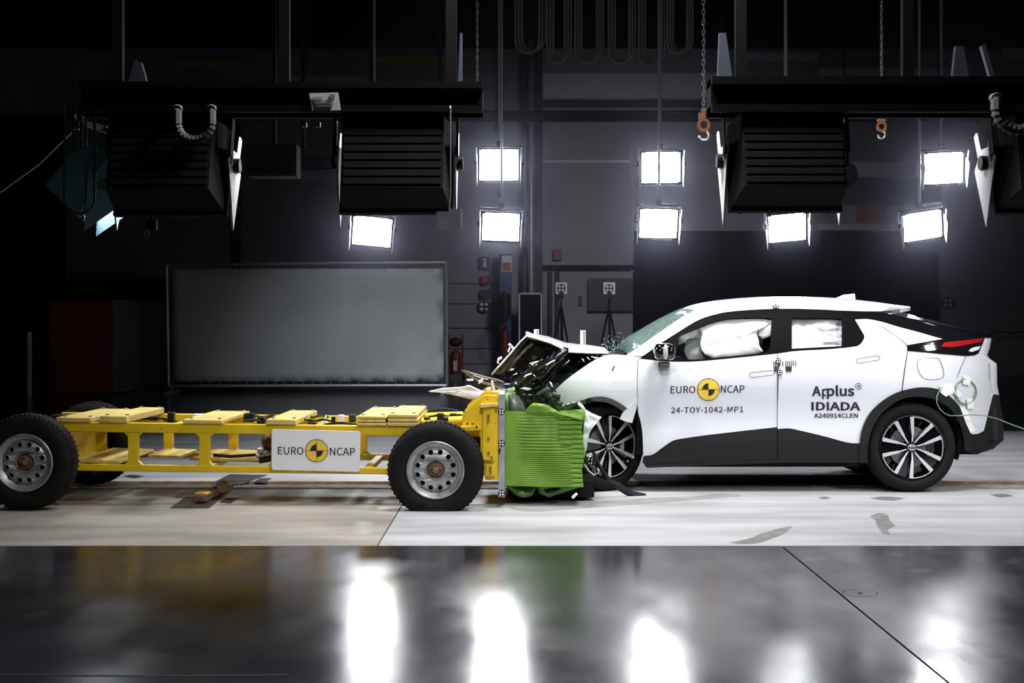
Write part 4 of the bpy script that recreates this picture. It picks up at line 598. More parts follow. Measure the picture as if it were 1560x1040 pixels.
loop(1518, 1584, 150, 198, 6.21, .022, M['chainplastic'], 'pale ribbed cable loop at the right edge of the picture', 'cable loops near the battens', 1, 1, .045)
loop(115, 127, 160, 230, 6.36, .006, M['rope'], 'small tan rope loop beside the teal floodlight', 'cable loops near the battens', 2)
loop(98, 144, 160, 326, 6.38, .006, M['rope'], 'thin grey cable looping around the teal floodlight', 'cable loops near the battens', 1)
mb = MB(); mb.tube([px(0, 293, 10), px(60, 250, 10), px(116, 195, 10)], .005); tag(mb.build('stay_wire', M['pipe']), 'thin stay wire slanting down to the left edge', 'wire')
# bright tilted arm over the teal floodlight
t = thing('lamp_arm', 'pale tilted metal arm above the teal floodlight', 'lamp arm', px(155, 195, 6.5))
mb = MB(); mb.prism([[px(127, 183, 6.5), px(162, 192, 6.5), px(163, 196, 6.5), px(187, 198, 6.5), px(185, 208, 6.5), px(150, 199, 6.5), px(127, 191, 6.5)]], (0, .05, 0)); mb.build('arm', M['white_matte'], t, smooth=0)
mb = MB(); p = px(121, 184, 6.5)
for dx, dz in ((-.02, .02), (0, -.01), (.02, .01), (-.01, -.04)): mb.ball((p.x+dx, 6.5, p.z+dz), (.009, .009, .011))
mb.build('bolt', M['alu'], t)
# hooks, chain, small hanging parts
def hook(x, y, Y, s, lab, ch):
    p = px(x, y, Y); t = thing('crane_hook', lab, 'hook', p, 'hooks hanging from the battens')
    mb = MB(); mb.box((p.x, Y, p.z+.07*s), (.1*s, .05*s, .06*s)); mb.box((p.x, Y, p.z+.12*s), (.05*s, .04*s, .05*s)); mb.build('block', M['hook'], t, bevel=.004)
    mb = MB(); mb.tube([(p.x+.05*s*math.sin(a), Y, p.z-.02*s+.055*s*math.cos(a)) for a in [i*.45 for i in range(15)]], .018*s); mb.build('ring', M['hook'], t)
    mb = MB(); mb.tube([(p.x+.045*s*math.sin(a), Y, p.z-.12*s+.05*s*math.cos(a)) for a in [.6+i*.4 for i in range(11)]], .011*s); mb.build('hook', M['alu'], t)
    mb = MB()
    for k in range(ch):
        z = p.z+.15*s+k*.05*s; mb.tube([(p.x+(.014*math.cos(a) if k % 2 else 0)*s, Y+(0 if k % 2 else .014*math.cos(a))*s, z+.03*s*math.sin(a)) for a in [i*PI/4 for i in range(9)]], .006*s, 6)
    mb.build('chain', M['pipe'], t)
hook(1072, 187, 13.5, 1.0, 'orange chain hoist hook hanging right of the pair of lamps above the windscreen', 50)
hook(1343, 190, 13.5, .8, 'small orange hook hanging over the rear of the car', 60)
hook(727, 158, 12.5, .7, 'chain hook hanging at the right end of the left batten', 50)
M['ywire'] = mat('yellow_webbing', (.5, .42, .04), .6)
t = thing('shackle', 'small yellow and black shackle hanging under the left black floodlight', 'shackle', px(228, 345, 6.4))
mb = MB(); mb.tube([px(222, 362, 6.4), px(219, 355, 6.4), px(224, 346, 6.4), px(226, 358, 6.4), px(222, 362, 6.4)], .003); mb.build('loop', M['ywire'], t)
mb = MB(); p = px(231, 343, 6.4); mb.box(p, (.05, .03, .045)); mb.tube([(p.x, 6.4, p.z), (p.x, 6.4, p.z+.075)], .004); mb.build('clip', M['lamp_black'], t, smooth=0)
p = px(418, 246, 14); mb = MB(); mb.box(p, (.5, .3, .33)); t = thing('loudspeaker', 'black box hanging between the left and middle floodlights', 'speaker', p)
mb.build('cabinet', M['deadblack'], t, bevel=.01); mb = MB(); mb.bb(p.x-.02, p.x+.02, 13.98, 14.02, p.z+.16, 10.98); mb.build('hanger', M['truss'], t)
for x, lab in ((464, 'left'), (485, 'right')):
    mb = MB(); mb.tube([px(x, 165, 6.4), px(x+1, 226, 6.4)], .004); mb.box(px(x, 190, 6.4), (.02, .02, .02)); tag(mb.build('hanging_pin', M['alu']), 'thin bright pin under the left batten, %s one of two' % lab, 'pin', 'pins under the left batten')
# dark unlit lamp and gear on the right wall
t = thing('round_lamp', 'dark unlit round lamp on the wall between the right floodlights', 'lamp', px(1288, 266, 30))
mb = MB(); p = px(1288, 265, 30); mb.lathe([(.05, .2), (.26, .1), (.28, 0), (.24, -.02), (.02, 0)], p, 24); mb.build('body', M['ink'], t)
mb = MB(); mb.tube([(p.x, 30.1, p.z), (p.x, 30.1, 10.98)], .02); mb.build('pole', M['truss'], t)
for i, f in enumerate(FAR): hanger(FARO[i], ('ceiling pole above the ' + f[7].replace('lit ', '')))
hanger(tt, 'ceiling pole above the teal floodlight at upper left')
# blueish fly panels near the ceiling
M['dullblue'] = mat('dull_blue_paint', (.045, .055, .08), .6)
def vane(pts, Y, lab):
    mb = MB(); mb.prism([[px(*p, Y) for p in pts]], (0, .03, 0)); tag(mb.build('rigging_plate', M['dullblue'], smooth=0), lab, 'bracket', 'hanger arms above the battens')
vane([(192, 138), (205, 90), (215, 95), (227, 138)], 6.34, 'blue grey hanger arm on top of the left batten')
vane([(697, 137), (701, 50), (704, 50), (704, 137)], 6.34, 'thin pale hanger arm at the right end of the left batten')
vane([(1093, 128), (1096, 50), (1106, 50), (1117, 128)], 6.34, 'grey hanger arm at the left end of the right batten')
vane([(1495, 70), (1501, 66), (1519, 127), (1512, 130)], 6.34, 'pale slanted hanger arm near the right edge')
vane([(1450, 128), (1456, 70), (1468, 70), (1478, 128)], 6.36, 'dull blue hanger arm beside the pale slanted one')
#CONTINUE
# ------------------------------------------------------------------ dust haze hanging in the rear of the hall, also stands in for lens bloom
hm = bpy.data.materials.new('dust_bloom_haze'); hm.use_nodes = True; nt = hm.node_tree; nt.nodes.clear()
ho = nt.nodes.new('ShaderNodeOutputMaterial'); hv = nt.nodes.new('ShaderNodeVolumeScatter'); hv.inputs['Density'].default_value = .0055; hv.inputs['Anisotropy'].default_value = .9; hv.inputs['Color'].default_value = (.74, .76, 1, 1)
nt.links.new(hv.outputs[0], ho.inputs['Volume'])
mb = MB(); mb.bb(-9, 9, 13.2, 26, .02, 7.5); o = mb.build('dust_bloom_haze', hm, smooth=0); tag(o, 'faint dust haze with added bloom glow around the lit floodlights', 'haze', kind='stuff')
# ------------------------------------------------------------------ the crash trolley
TO = Vector((-2.06, 10.78, 0))
tr = thing('crash_trolley', 'yellow open frame crash trolley on four road wheels with a white sign on its side', 'trolley', TO)
TILT = lambda v: Vector((v.x, v.y, v.z-.0125*(v.x+3.3)))
def tb(name, mb, m, parent=tr, tilt=True, **k):
    if tilt: mb.tilt(TILT)
    return mb.build(name, m, parent, **k)
YN, YF = 10.25, 11.30
for Y in (YN, YF):
    mb = MB(); mb.bb(-3.75, -.22, Y, Y+.06, .555, .628); tb('side_beam', mb, M['yellow'], bevel=.006)
    mb = MB(); mb.bb(-3.75, -.14, Y, Y+.06, .262, .312); tb('side_beam', mb, M['yellow'], bevel=.006)
    for X in (-3.42, -2.861, -2.322, -1.783, -1.244, -.66):
        mb = MB(); mb.bb(X-.036, X+.036, Y+.002, Y+.058, .312, .555)
        for s in (-1, 1):
            for z, q in ((.312, 1), (.555, -1)):
                mb.prism([[(X+s*.036, Y+.004, z), (X+s*.066, Y+.004, z), (X+s*.036, Y+.004, z+q*.03)]], (0, .05, 0))
        tb('frame_post', mb, M['yellow'], smooth=0)
for X in (-3.6, -2.6, -1.5, -.5):
    mb = MB(); mb.bb(X-.03, X+.03, YN+.06, YF, .56, .61); tb('cross_member', mb, M['yellow'], bevel=.005)
for X in (-3.42, -2.322, -1.1, -.45):
    mb = MB(); mb.bb(X-.03, X+.03, YN+.06, YF, .265, .305); tb('cross_member', mb, M['yellow'], bevel=.005)
# boards over the top of the frame
for X, w, h, ov, n in ((-3.30, .26, .035, .02, 1), (-3.00, .21, .05, .03, 1), (-2.33, .30, .03, .0, 1), (-1.735, .22, .04, .03, 1), (-1.055, .215, .075, .04, 3), (-.825, .225, .09, .05, 3)):
    mb = MB(); z0 = .629
    for k in range(n):
        hh = (h-.004*(n-1))/n; mb.bb(X-w/2+random.uniform(-.006, .006), X+w/2+random.uniform(-.006, .006), YN-.02, YF+ov, z0+k*(hh+.004), z0+k*(hh+.004)+hh)
    bo = tb('ballast_board', mb, M['pale'], bevel=.006)
    for dx in (-.36*w, .36*w):
        for y in (YN+.08, YF-.02):
            mb = MB(); mb.lathe([(.001, 0), (.014, 0), (.014, .012), (.001, .012)], (0, 0, 0), 8); mb.v[-32:] = [Vector((v.x+X+dx, -v.z+y, z0+h-.002+v.y)) for v in mb.v[-32:]]
            tb('bolt_head', mb, M['steel'], bo)
for X, w, y0, z in ((-3.15, .34, YN+.06, .314), (-2.75, .26, YN+.5, .315), (-2.2, .6, YN+.3, .314), (-1.5, .5, YN+.1, .314)):
    mb = MB(); mb.box((X, (y0+YF)/2, z+.012), (w, YF-y0, .024), rot=Matrix.Rotation(.02, 3, 'Y')); tb('lower_board', mb, M['pale'], bevel=.004)
# small gear on the deck
def gear(name, x, y, Y, d, m, **k):
    mb = MB(); mb.box(px(x, y, Y), d); return mb.build(name, m, tr, bevel=.004, **k)
gear('connector_box', 261, 636, 10.7, (.05, .06, .09), M['black']); gear('connector_box', 305, 634, 10.9, (.1, .1, .04), M['sign']); gear('connector_box', 380, 636, 10.8, (.08, .08, .07), M['black'])
gear('connector_box', 411, 636, 10.9, (.09, .05, .04), M['hook']); gear('connector_box', 520, 638, 10.9, (.05, .06, .065), M['sign']); gear('connector_box', 92, 636, 10.5, (.12, .14, .05), M['black'])
gear('connector_box', 398, 640, 10.6, (.06, .06, .05), M['black']); gear('connector_box', 508, 640, 10.75, (.03, .05, .06), M['black']); gear('connector_box', 537, 637, 10.9, (.05, .1, .06), M['foam'])
gear('connector_box', 235, 637, 10.6, (.07, .07, .03), M['black'])
for (x0, x1, y0, col, Y) in ((372, 418, 640, 'foam', 10.55), (455, 505, 640, 'black', 10.6), (470, 560, 645, 'black', 10.7), (140, 255, 638, 'black', 10.9), (250, 330, 641, 'black', 10.8), (372, 420, 634, 'foam', 10.9), (655, 705, 633, 'black', 10.9), (455, 500, 634, 'foam', 11.0)):
    mb = MB(); mb.tube([px(x0+(x1-x0)*k/10, y0+1.2*math.sin(k*1.1+x0), Y+.05*math.sin(k*1.3)) for k in range(11)], .009); mb.build('cable', M[col], tr)
mb = MB(); mb.tube([px(490, 648, 10.5), px(497, 633, 10.9)], .009); mb.build('brace_rod', M['alu'], tr)
mb = MB(); mb.tube([px(325, 693, 10.6), px(352, 695, 10.6), px(385, 693, 10.6), px(415, 690, 10.6)], .012); mb.build('cable', M['black'], tr)
# red and black valve unit behind the sign
mb = MB(); c = px(413, 672, 10.5); mb.ball(c, (.075, .09, .075)); mb.build('air_tank', M['darkred'], tr)
mb = MB()
for x, y, r in ((398, 686, .035), (406, 692, .045), (394, 694, .025), (402, 699, .03)): mb.ball(px(x, y, 10.45), (r, r, r*.8), nu=10, nv=7)
mb.build('valve_block', M['steel'], tr, smooth=50)
mb = MB(); mb.tube([px(395, 700, 10.4), px(412, 697, 10.4), px(425, 690, 10.4)], .03); mb.build('hose', M['black'], tr)
# wheels
def road_wheel(X, Z, Yface, flip, name='road_wheel'):
    W = .215; R = .354; c = Vector((X, Yface, Z)); s = -1 if flip else 1
    def sq(v):
        z = v.z+Z
        if z < .004: return Vector((v.x*1.03, v.y+(.02 if v.y > W/2 else -.02)*min(1, -z/.05), .002-Z))
        return v
    cy = Yface
    mk = lambda v: Vector((v.x, v.y if not flip else W-v.y, v.z))
    t_ = MB(); prof = [(.205, .03), (.225, .012), (.27, .002), (.31, .006), (.338, .022), (.350, .045), (.354, .08), (.354, .135), (.350, .17), (.338, .193), (.31, .209), (.27, .213), (.225, .203), (.205, .185)]
    t_.lathe(prof, c, 72, xf=lambda v: sq(mk(v)))
    ty = t_.build('tyre', M['rubber'], tr)
    t2 = MB()
    for k in range(60):
        a = 2*PI*k/60; p = Vector((.3525*math.cos(a), W/2, .3525*math.sin(a)))
        if Z+p.z > .02: t2.box(c+p, (.006, .15, .012), rot=Matrix.Rotation(-a, 3, 'Y'))
    t2.build('tread', M['rubber'], ty, smooth=0)
    r_ = MB(); r_.lathe([(.163, .050), (.168, .046), (.174, .040), (.186, .034), (.197, .022), (.205, .010), (.212, .014), (.212, .03), (.19, .06), (.18, .12), (.20, .19)], c, 60, xf=mk)
    r_.lathe([(.163, .050), (.160, .052), (.158, .046)], c, 60, xf=mk)
    # dished disc with twelve round holes
    outer = [Vector((.158*math.cos(2*PI*i/72), .158*math.sin(2*PI*i/72), 0)) for i in range(72)]
    inner = [Vector((.078*math.cos(2*PI*i/48), .078*math.sin(2*PI*i/48), 0)) for i in range(48)]
    holes = []
    for k in range(12):
        a = 2*PI*(k+.5)/12; cx, cz = .134*math.cos(a), .134*math.sin(a)
        holes.append([Vector((cx+.0185*math.cos(2*PI*j/16), cz+.0185*math.sin(2*PI*j/16), 0)) for j in range(16)])
    dish = lambda r: .045-.022*math.sin(min(1, max(0, (r-.07)/.095))*PI)
    loops = [outer, inner]+holes; tri = tessellate_polygon(loops); flat = [p for l in loops for p in l]
    P = [mk(Vector((p.x, dish(math.hypot(p.x, p.y)), p.y)))+c for p in flat]
    r_.add(P, [list(t) for t in tri])
    for h in holes:
        a_ = [mk(Vector((p.x, dish(.134), p.y)))+c for p in h]; b_ = [mk(Vector((p.x*.985, dish(.134)+.02, p.y*.985)))+c for p in h]; r_.grid([a_, b_], 0, True)
    r_.lathe([(.078, .043), (.074, .036), (.068, .036), (.062, .06)], c, 48, xf=mk)
    rim = r_.build('rim', M['steel'], ty, smooth=35)
    h_ = MB(); h_.lathe([(.068, .07), (.060, .062), (.056, .05), (.050, .047), (.044, .055), (.030, .05), (.026, .035), (.020, .015), (.012, .010), (.001, .008)], c, 32, 0, xf=mk)
    for k in range(5):
        a = 2*PI*k/5+.3; h_.box(c+mk(Vector((.039*math.cos(a), .042, .039*math.sin(a)))), (.014, .02, .014))
    h_.lathe([(.19, .12), (.001, .12)], c, 32, 1, xf=mk)
    h_.build('hub', [M['rust'], M['dark']], ty)
    return ty
road_wheel(-3.568, .354, 9.915, False); road_wheel(-.560, .300, 9.915, False)
road_wheel(-3.568, .354, 11.46, True); road_wheel(-.585, .300, 11.46, True)
for X, Z in ((-3.568, .354), (-.57, .300)):
    mb = MB(); mb.tube([(X, 10.05, Z), (X, 11.55, Z)], .045, 12); mb.bb(X-.12, X+.12, 10.32, 11.28, Z-.06, Z+.2); mb.build('axle', M['yellow'], tr)
# deck rails between right wheels
mb = MB(); mb.tube([px(643, 643, 10.6), px(706, 640, 10.6)], .035, 10); tb('steering_rod', mb, M['yellow'], tilt=False); mb = MB(); mb.tube([px(648, 634, 11.1), px(706, 632, 11.1)], .03, 10); tb('steering_rod', mb, M['yellow'], tilt=False)
for x, y, Y in ((671, 634, 10.55), (678, 640, 10.55), (651, 640, 10.6), (690, 634, 10.8)):
    mb = MB(); mb.box(px(x, y, Y), (.05, .06, .05)); mb.build('rod_clamp', M['black'], tr, bevel=.006)
# front bracket, gussets, mounting plate
def pr(pts, Y, d, mb): mb.prism([[px(*p, Y) for p in pts]], (0, d, 0)); return mb
for Y in (10.13, 10.72, 11.36):
    o0 = px(780, 495, Y); pts = [(704, 632), (733, 604), (738, 601.5), (759, 602.5), (759, 731), (739, 731), (732, 700), (732, 668), (726, 654), (704, 652)]
    P = [px(x, y, 10.13)+Vector((0, Y-10.13, 0)) for x, y in pts]; mb = MB(); mb.prism([P], (0, .035, 0)); mb.build('gusset_plate', M['yellow'], tr, bevel=.003)
mb = MB(); mb.prism([[px(736, 620, 10.1), px(753, 620, 10.1), px(753, 701, 10.1), px(735, 701, 10.1)]], (0, .05, 0)); ch = mb.build('channel_section', M['yellow'], tr, bevel=.004)
mb = MB(); mb.prism([[px(732, 615.5, 10.07), px(759, 614.5, 10.07), px(759, 618.5, 10.07), px(732, 621, 10.07)]], (0, .1, 0)); mb.build('shelf_plate', M['pale'], tr, bevel=.002)
mb = MB(); mb.prism([[px(702, 650, 10.08), px(731, 649, 10.08), px(732, 655, 10.08), px(701, 656, 10.08)]], (0, .1, 0)); mb.build('shelf_plate', M['yellow'], tr, bevel=.002)
for x, y in ((712, 645.5), (720, 645.5), (744, 633), (744, 640), (744, 668), (744, 690), (747, 712), (747, 719), (726, 650), (749, 697)):
    mb = MB(); mb.lathe([(.001, 0), (.010, 0), (.010, .012)], px(x, y, 10.075), 10); mb.build('bolt_head', M['rust'], tr)
mb = MB(); p0 = px(741, 707, 10.11); p1 = px(753, 725, 10.11); mb.bb(p0.x, p1.x, 10.10, 10.16, p1.z, p0.z); mb.build('slotted_plate', M['yellow'], tr)
a = px(759.5, 600, 10.12); b = px(769, 757, 10.12)
mb = MB(); mb.bb(-.215, a.x-.002, 10.17, 11.36, .24, .80); mb.build('front_crossbox', M['yellow'], tr, bevel=.004)
mb = MB(); mb.bb(a.x, b.x, 10.12, 11.42, b.z, a.z); mp_ = mb.build('mounting_plate', M['galv'], tr, smooth=0, bevel=.002)
tmap = lambda x, y, off=0: px(x, y, 10.118-off)
for cy in (627, 675, 751): target(tmap, 764, cy, 5.2, 'target_sticker', mp_)
mb = MB(); mb.prism([[tmap(759.5, 683), tmap(763.5, 683), tmap(761, 693), tmap(759.5, 690)]], (0, -.002, 0)); mb.build('arrow_sticker', M['ink'], mp_, smooth=0)
# the white sign
sm = lambda x, y, off=0: px(x, y, 10.205-off)
mb = MB(); mb.prism([[sm(*p) for p in ((416, 653.6), (546, 656.8), (549, 659.5), (548, 716), (545.5, 718.6), (416, 715.5), (413.8, 712.5), (414, 655.5))]], (0, .012, 0)); sg = mb.build('sign_board', M['sign'], tr, smooth=0, bevel=.001); sg['label'] = 'white sign board with dark lettering'
roundel(sm, 482.3, 686.3, 17.6, 'crash_roundel', sg, 'yellow and black quartered roundel')
tm = lambda x, y: sm(x, y, .003)
text_mb('EURO', 423.3, 462.3, 680.3, 692, tm, .003, slope=.012).build('lettering', M['ink'], sg, smooth=0)
text_mb('NCAP', 502.5, 541, 681.5, 693.5, tm, .003, slope=.012).build('lettering', M['ink'], sg, smooth=0)
# rusty tow hook on the floor under the trolley
t = thing('tow_hook', 'rusty yellow tow hook block lying on a dark floor plate under the trolley', 'tow hook', gpt(322, 752, 0))
mb = MB(); A0 = gpt(304, 757, .05); B0 = gpt(348, 737, .05); d = (B0-A0).normalized(); ang = math.atan2(d.y, d.x); mb.box((A0+B0)/2-Vector((0, 0, .012)), ((B0-A0).length, .09, .055), rot=Matrix.Rotation(ang, 3, 'Z')); mb.build('arm', M['rust'], t, bevel=.008)
mb = MB(); mb.box(gpt(309, 756, .04), (.1, .1, .075), rot=Matrix.Rotation(ang, 3, 'Z')); mb.build('block', M['yellow'], t, bevel=.01)
mb = MB(); mb.tube([gpt(340, 741, .02), gpt(340, 741, .085)], .05, 16); mb.build('roller', M['rust'], t)

# ------------------------------------------------------------------ the green crushable barrier
bt = thing('crash_barrier', 'green corrugated crushable block crumpled between the yellow trolley and the car front', 'crash barrier', (.24, 10.9, .15))
YB = 10.22; x0b = px(769.5, 700, YB).x; x1b = px(888.5, 700, YB).x; zt, zb = px(0, 626, YB).z, px(0, 739.5, YB).z
def bfun(X, z):
    u = (X-x0b)/(x1b-x0b); y = 0
    pxx = 780+X*F/YB
    if pxx > 786:
        step = 851 if z > .46 else 870; step += 10*math.sin((z-.46)*30)*(1 if abs(z-.46) < .05 else 0)
        right = 1/(1+math.exp(-(pxx-step)/1.2))
        per = (.0235 if z > .40 else .0155); ph = (z/per) % 1; tri = 1-abs(2*ph-1)**5
        per2 = .036; ph2 = ((z+.002*math.sin(X*21)+.0016*math.sin(X*77))/per2) % 1; tri2 = 1-abs(2*ph2-1)**4
        fade = min(1, (pxx-786)/14); l = .017*tri*fade*(.65+.35*math.sin(X*9+z*14)); r = .017*tri2-.008
        y = -(l*(1-right)+(r+.010)*right)
        y += .006*math.sin(X*23+z*9)*u
    return y
mb = MB(); rows = []; NZ = 330
for i in range(NZ+1):
    z = zb+(zt-zb)*i/NZ; row = []
    xe = x1b+.010*math.sin(z*19)+.002*math.sin(z*173)+.003*math.sin(z*61+1)
    for k in range(91):
        X = x0b+(xe-x0b)*k/90; row.append(Vector((X, YB+bfun(X, z), z-.012*math.sin(2.2*(X-x0b)/(x1b-x0b))*((zt-z)/.6))))
    rows.append(row)
mb.grid(rows); fr = rows
bk = [[Vector((v.x, 11.62, v.z)) for v in (r[0], r[-1])] for r in (rows[0], rows[-1])]
dz = lambda z, k=1: zb+(z-zb)*(1-.24*k)
mb.grid([[r[-1] for r in rows], [Vector((r[-1].x+.03, 10.9, dz(r[-1].z, .5))) for r in rows], [Vector((r[-1].x, 11.62, dz(r[-1].z))) for r in rows]])
mb.grid([[r[0] for r in rows], [Vector((r[0].x, 11.62, dz(r[0].z))) for r in rows]])
mb.grid([rows[-1], [Vector((v.x, 10.5, v.z-.03)) for v in rows[-1]], [Vector((v.x, 11.62, dz(v.z))) for v in rows[-1]]]); mb.grid([rows[0], [Vector((v.x, 11.62, v.z)) for v in rows[0]]])
mb.grid([[Vector((r[0].x, 11.62, dz(r[0].z))) for r in (rows[0], rows[-1])], [Vector((r[-1].x, 11.62, dz(r[-1].z))) for r in (rows[0], rows[-1])]])
mb.build('honeycomb_block', M['green'], bt, smooth=30)
def sheet(name, pts, Y0, Y1, m, parent, thick=.004, fold=None):      # ruled sheet: near edge px points at Y0, far edge at Y1 (world offset)
    a = [px(x, y, Y0) for x, y in pts]; n = len(a); mb = MB()
    mid = [p+Vector((0, (Y1-Y0)*.5, (fold or 0))) for p in a]; b = [p+Vector((0, Y1-Y0, 0)) for p in a]
    mb.grid([a, mid, b]); return mb.build(name, m, parent, thick=thick, smooth=30)
def patch(name, loop, Y, m, parent, bulge=.03, thick=.004, seed=1, n=5):   # crumpled flat piece, outline in the picture, own depth relief
    L = smooth_loop(loop, n); c = sum((p for p in L), Vector((0, 0)))/len(L); rnd = random.Random(seed)
    mb = MB(); f = lambda p, k: px(p.x, p.y, Y+(-bulge*k)+bulge*.5*math.sin(p.x*.21+seed)+bulge*.4*math.sin(p.y*.33+seed*2))
    rings = [[f(c.lerp(p, s), 1-s) for p in L] for s in (1, .8, .55, .3, .08)]
    mb.grid(rings, 0, True); mb.add([v for v in rings[-1]], [list(range(len(L)))])
    return mb.build(name, m, parent, thick=thick, smooth=50)
patch('cladding_flap', [(800, 626), (806, 619), (813, 613.5), (831, 616.5), (846, 624), (858, 631.5), (872, 626), (885, 623), (891, 629), (889, 640), (874, 636), (862, 634), (845, 633), (829, 627), (815, 630), (806, 629)], 10.19, M['green'], bt, .03)
mb = MB(); mb.grid([[px(774, 602, 10.3), px(781, 599, 10.35), px(790, 603, 10.4), px(797, 614, 10.4), px(801, 626, 10.35)], [px(775, 626, 10.3), px(782, 626, 10.25), px(788, 626, 10.24), px(794, 626.5, 10.25), px(800, 627, 10.28)]]); mb.build('torn_sheet', M['sheet'], bt, thick=.004, smooth=60)
mb = MB(); mb.grid([[px(765, 602, 10.5), px(773, 597, 10.5), px(785, 597, 10.6)], [px(769, 626, 10.5), px(776, 626, 10.5), px(787, 624, 10.6)]]); mb.build('torn_sheet', M['green_dark'], bt, thick=.004)
for pts, m in (([(771, 740), (778, 747), (792, 756), (802, 757), (811, 754), (818, 741), (800, 740)], 'green_dark'), ([(818, 742), (822, 751.5), (836, 757), (858, 750), (882, 742), (850, 740)], 'green_dark'), ([(783, 742), (800, 743), (815, 742), (808, 748), (796, 750)], 'black'), ([(826, 744), (860, 742), (845, 749), (832, 751)], 'black')):
    patch('torn_lower_sheet', pts, 10.27 if m == 'black' else 10.3, M[m], bt, .03, seed=len(pts))
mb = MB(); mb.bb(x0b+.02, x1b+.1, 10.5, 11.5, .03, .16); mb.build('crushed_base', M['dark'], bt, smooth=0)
# ------------------------------------------------------------------ the car
YC = 11.915; CO = Vector((2.1, YC, 0))
car = thing('crashed_car', 'white compact crossover car with crushed front, lettered doors and deployed airbags', 'car', CO)
PZ = [.10, .18, .30, .42, .50, .62, .74, .84, .93, 1.00, 1.06, 1.10, 1.25, 1.40, 1.50, 1.58]
PW = [.82, .845, .875, .888, .878, .875, .893, .913, .912, .903, .892, .872, .785, .685, .60, .50]
def half(X, Z):
    belt = 1.085+.042*max(-.3, min(2.6, X-1.2)); zz = Z-(belt-1.085)*max(0, min(1, (Z-.6)/.5))
    w = interp_s(PZ, PW, zz)
    w += .022*math.exp(-(((X-3.22)/.42)**2+((Z-.62)/.28)**2))+.02*math.exp(-(((X-.75)/.4)**2+((Z-.72)/.25)**2))
    if X > 3.25: w *= 1-.36*min(1.2, (X-3.25)/.68)**2.2
    if X < .7: w *= 1-.10*min(1.5, (.7-X)/.4)**2
    return w
def cpt(x, y, off=0):
    Y = 11.0
    for _ in range(14):
        p = px(x, y, Y); Y = .5*Y+.5*(YC-half(p.x, p.z)-off)
    return px(x, y, Y)
def skin(name, loops, m, off=0, grid=.05, thick=.014, both=False, parent=car, smooth=True, sm_ang=45):
    L2 = []
    for l in loops:
        q = smooth_loop(l, 5) if smooth else [Vector(p) for p in l]
        L2.append([Vector((c.x, c.z, 0)) for c in (cpt(p.x, p.y, off) for p in q)])
    tri = tessellate_polygon(L2); flat = [p for l in L2 for p in l]
    bm = bmesh.new(); vs = [bm.verts.new((p.x, 0, p.y)) for p in flat]
    for t in tri:
        try: bm.faces.new([vs[i] for i in t])
        except ValueError: pass
    xs = [p.x for p in flat]; zs = [p.y for p in flat]
    for ax, lo, hi in ((0, min(xs), max(xs)), (2, min(zs), max(zs))):
        k = math.ceil(lo/grid)
        while k*grid < hi:
            co = [0, 0, 0]; no = [0, 0, 0]; co[ax] = k*grid; no[ax] = 1
            bmesh.ops.bisect_plane(bm, geom=bm.verts[:]+bm.edges[:]+bm.faces[:], dist=1e-6, plane_co=co, plane_no=no); k += 1
    bmesh.ops.remove_doubles(bm, verts=bm.verts, dist=1e-5)
    bm.verts.index_update(); outer = [Vector((v.co.x, YC-half(v.co.x, v.co.z)-off, v.co.z)) for v in bm.verts]
    fs = [[v.index for v in f.verts] for f in bm.faces]; bd = [(e.verts[0].index, e.verts[1].index) for e in bm.edges if len(e.link_faces) == 1]; bm.free()
    n = len(outer); mb = MB(); V = outer+[v+Vector((0, thick, 0)) for v in outer]
    mb.add(V, fs+[[i+n for i in f[::-1]] for f in fs]+[[a, b, b+n, a+n] for a, b in bd])
    o = mb.build(name, m, parent, smooth=sm_ang)
    if both:
        m2 = MB(); m2.add([Vector((v.x, 2*YC-v.y, v.z)) for v in V], [f[::-1] for f in mb.f]); m2.build(name, m, parent, smooth=sm_ang)
    return o
W_ = M['white']
seamF = 971.5
fender = skin('fender', [[(837, 602), (848, 592), (860, 580.6), (885, 562), (911, 545.7), (926, 540.5), (954, 541), (978, 544.5), (971.7, 547), (971.2, 580), (971.3, 616), (966, 618), (958, 624), (943, 613), (923, 605), (903, 605), (882, 611.5), (868, 618), (853, 624.5), (845, 613)]], W_, both=True)
skin('torn_fender_flap', [[(971, 607), (970.5, 617), (963, 644), (957, 643), (944, 638), (950, 627), (960, 619)]], W_, off=.012)
frontdoor = skin('car_door', [[(972.5, 547), (978, 546.8), (1020, 550.5), (1056, 550.5), (1120, 545), (1183.6, 538.5), (1183.6, 600), (1183.6, 650.4), (1120, 657.5), (1045, 667), (1025.5, 671), (1010, 681), (992.8, 692.7), (980, 693.6), (979.5, 675), (978.6, 658), (976, 642), (972.3, 628)]], W_, both=True)
reardoor = skin('car_door', [[(1184.8, 538.4), (1211, 534.7), (1260, 532), (1300, 528), (1308.5, 526), (1316, 517), (1316, 512), (1300, 497), (1288.5, 485), (1325, 486.5), (1345, 499), (1366, 513), (1381, 525.5), (1382, 534), (1378, 560), (1373.5, 595), (1350, 606.5), (1327, 627), (1314, 652), (1309.5, 675), (1296, 674.7), (1260, 665.5), (1219, 655.7), (1201, 652.2), (1184.8, 653.3)]], W_, both=True)
quarter = skin('quarter_panel', [[(1326.5, 486.5), (1345, 490.5), (1366, 497), (1400, 506), (1436, 516), (1410, 520.5), (1383, 525.3), (1368, 513.5), (1347, 499)], ], W_, both=True)
quarter2 = skin('quarter_panel', [[(1383.5, 534.5), (1412, 537), (1442, 540), (1484, 541.5), (1490, 539), (1494, 544.5), (1508, 553), (1509, 584), (1513, 600), (1506, 628), (1499, 656), (1491, 660), (1481, 661.5), (1476, 645), (1465.5, 624), (1450, 606), (1429.6, 593), (1399, 590), (1375, 594.5), (1379.5, 560)]], W_, both=True, grid=.035)
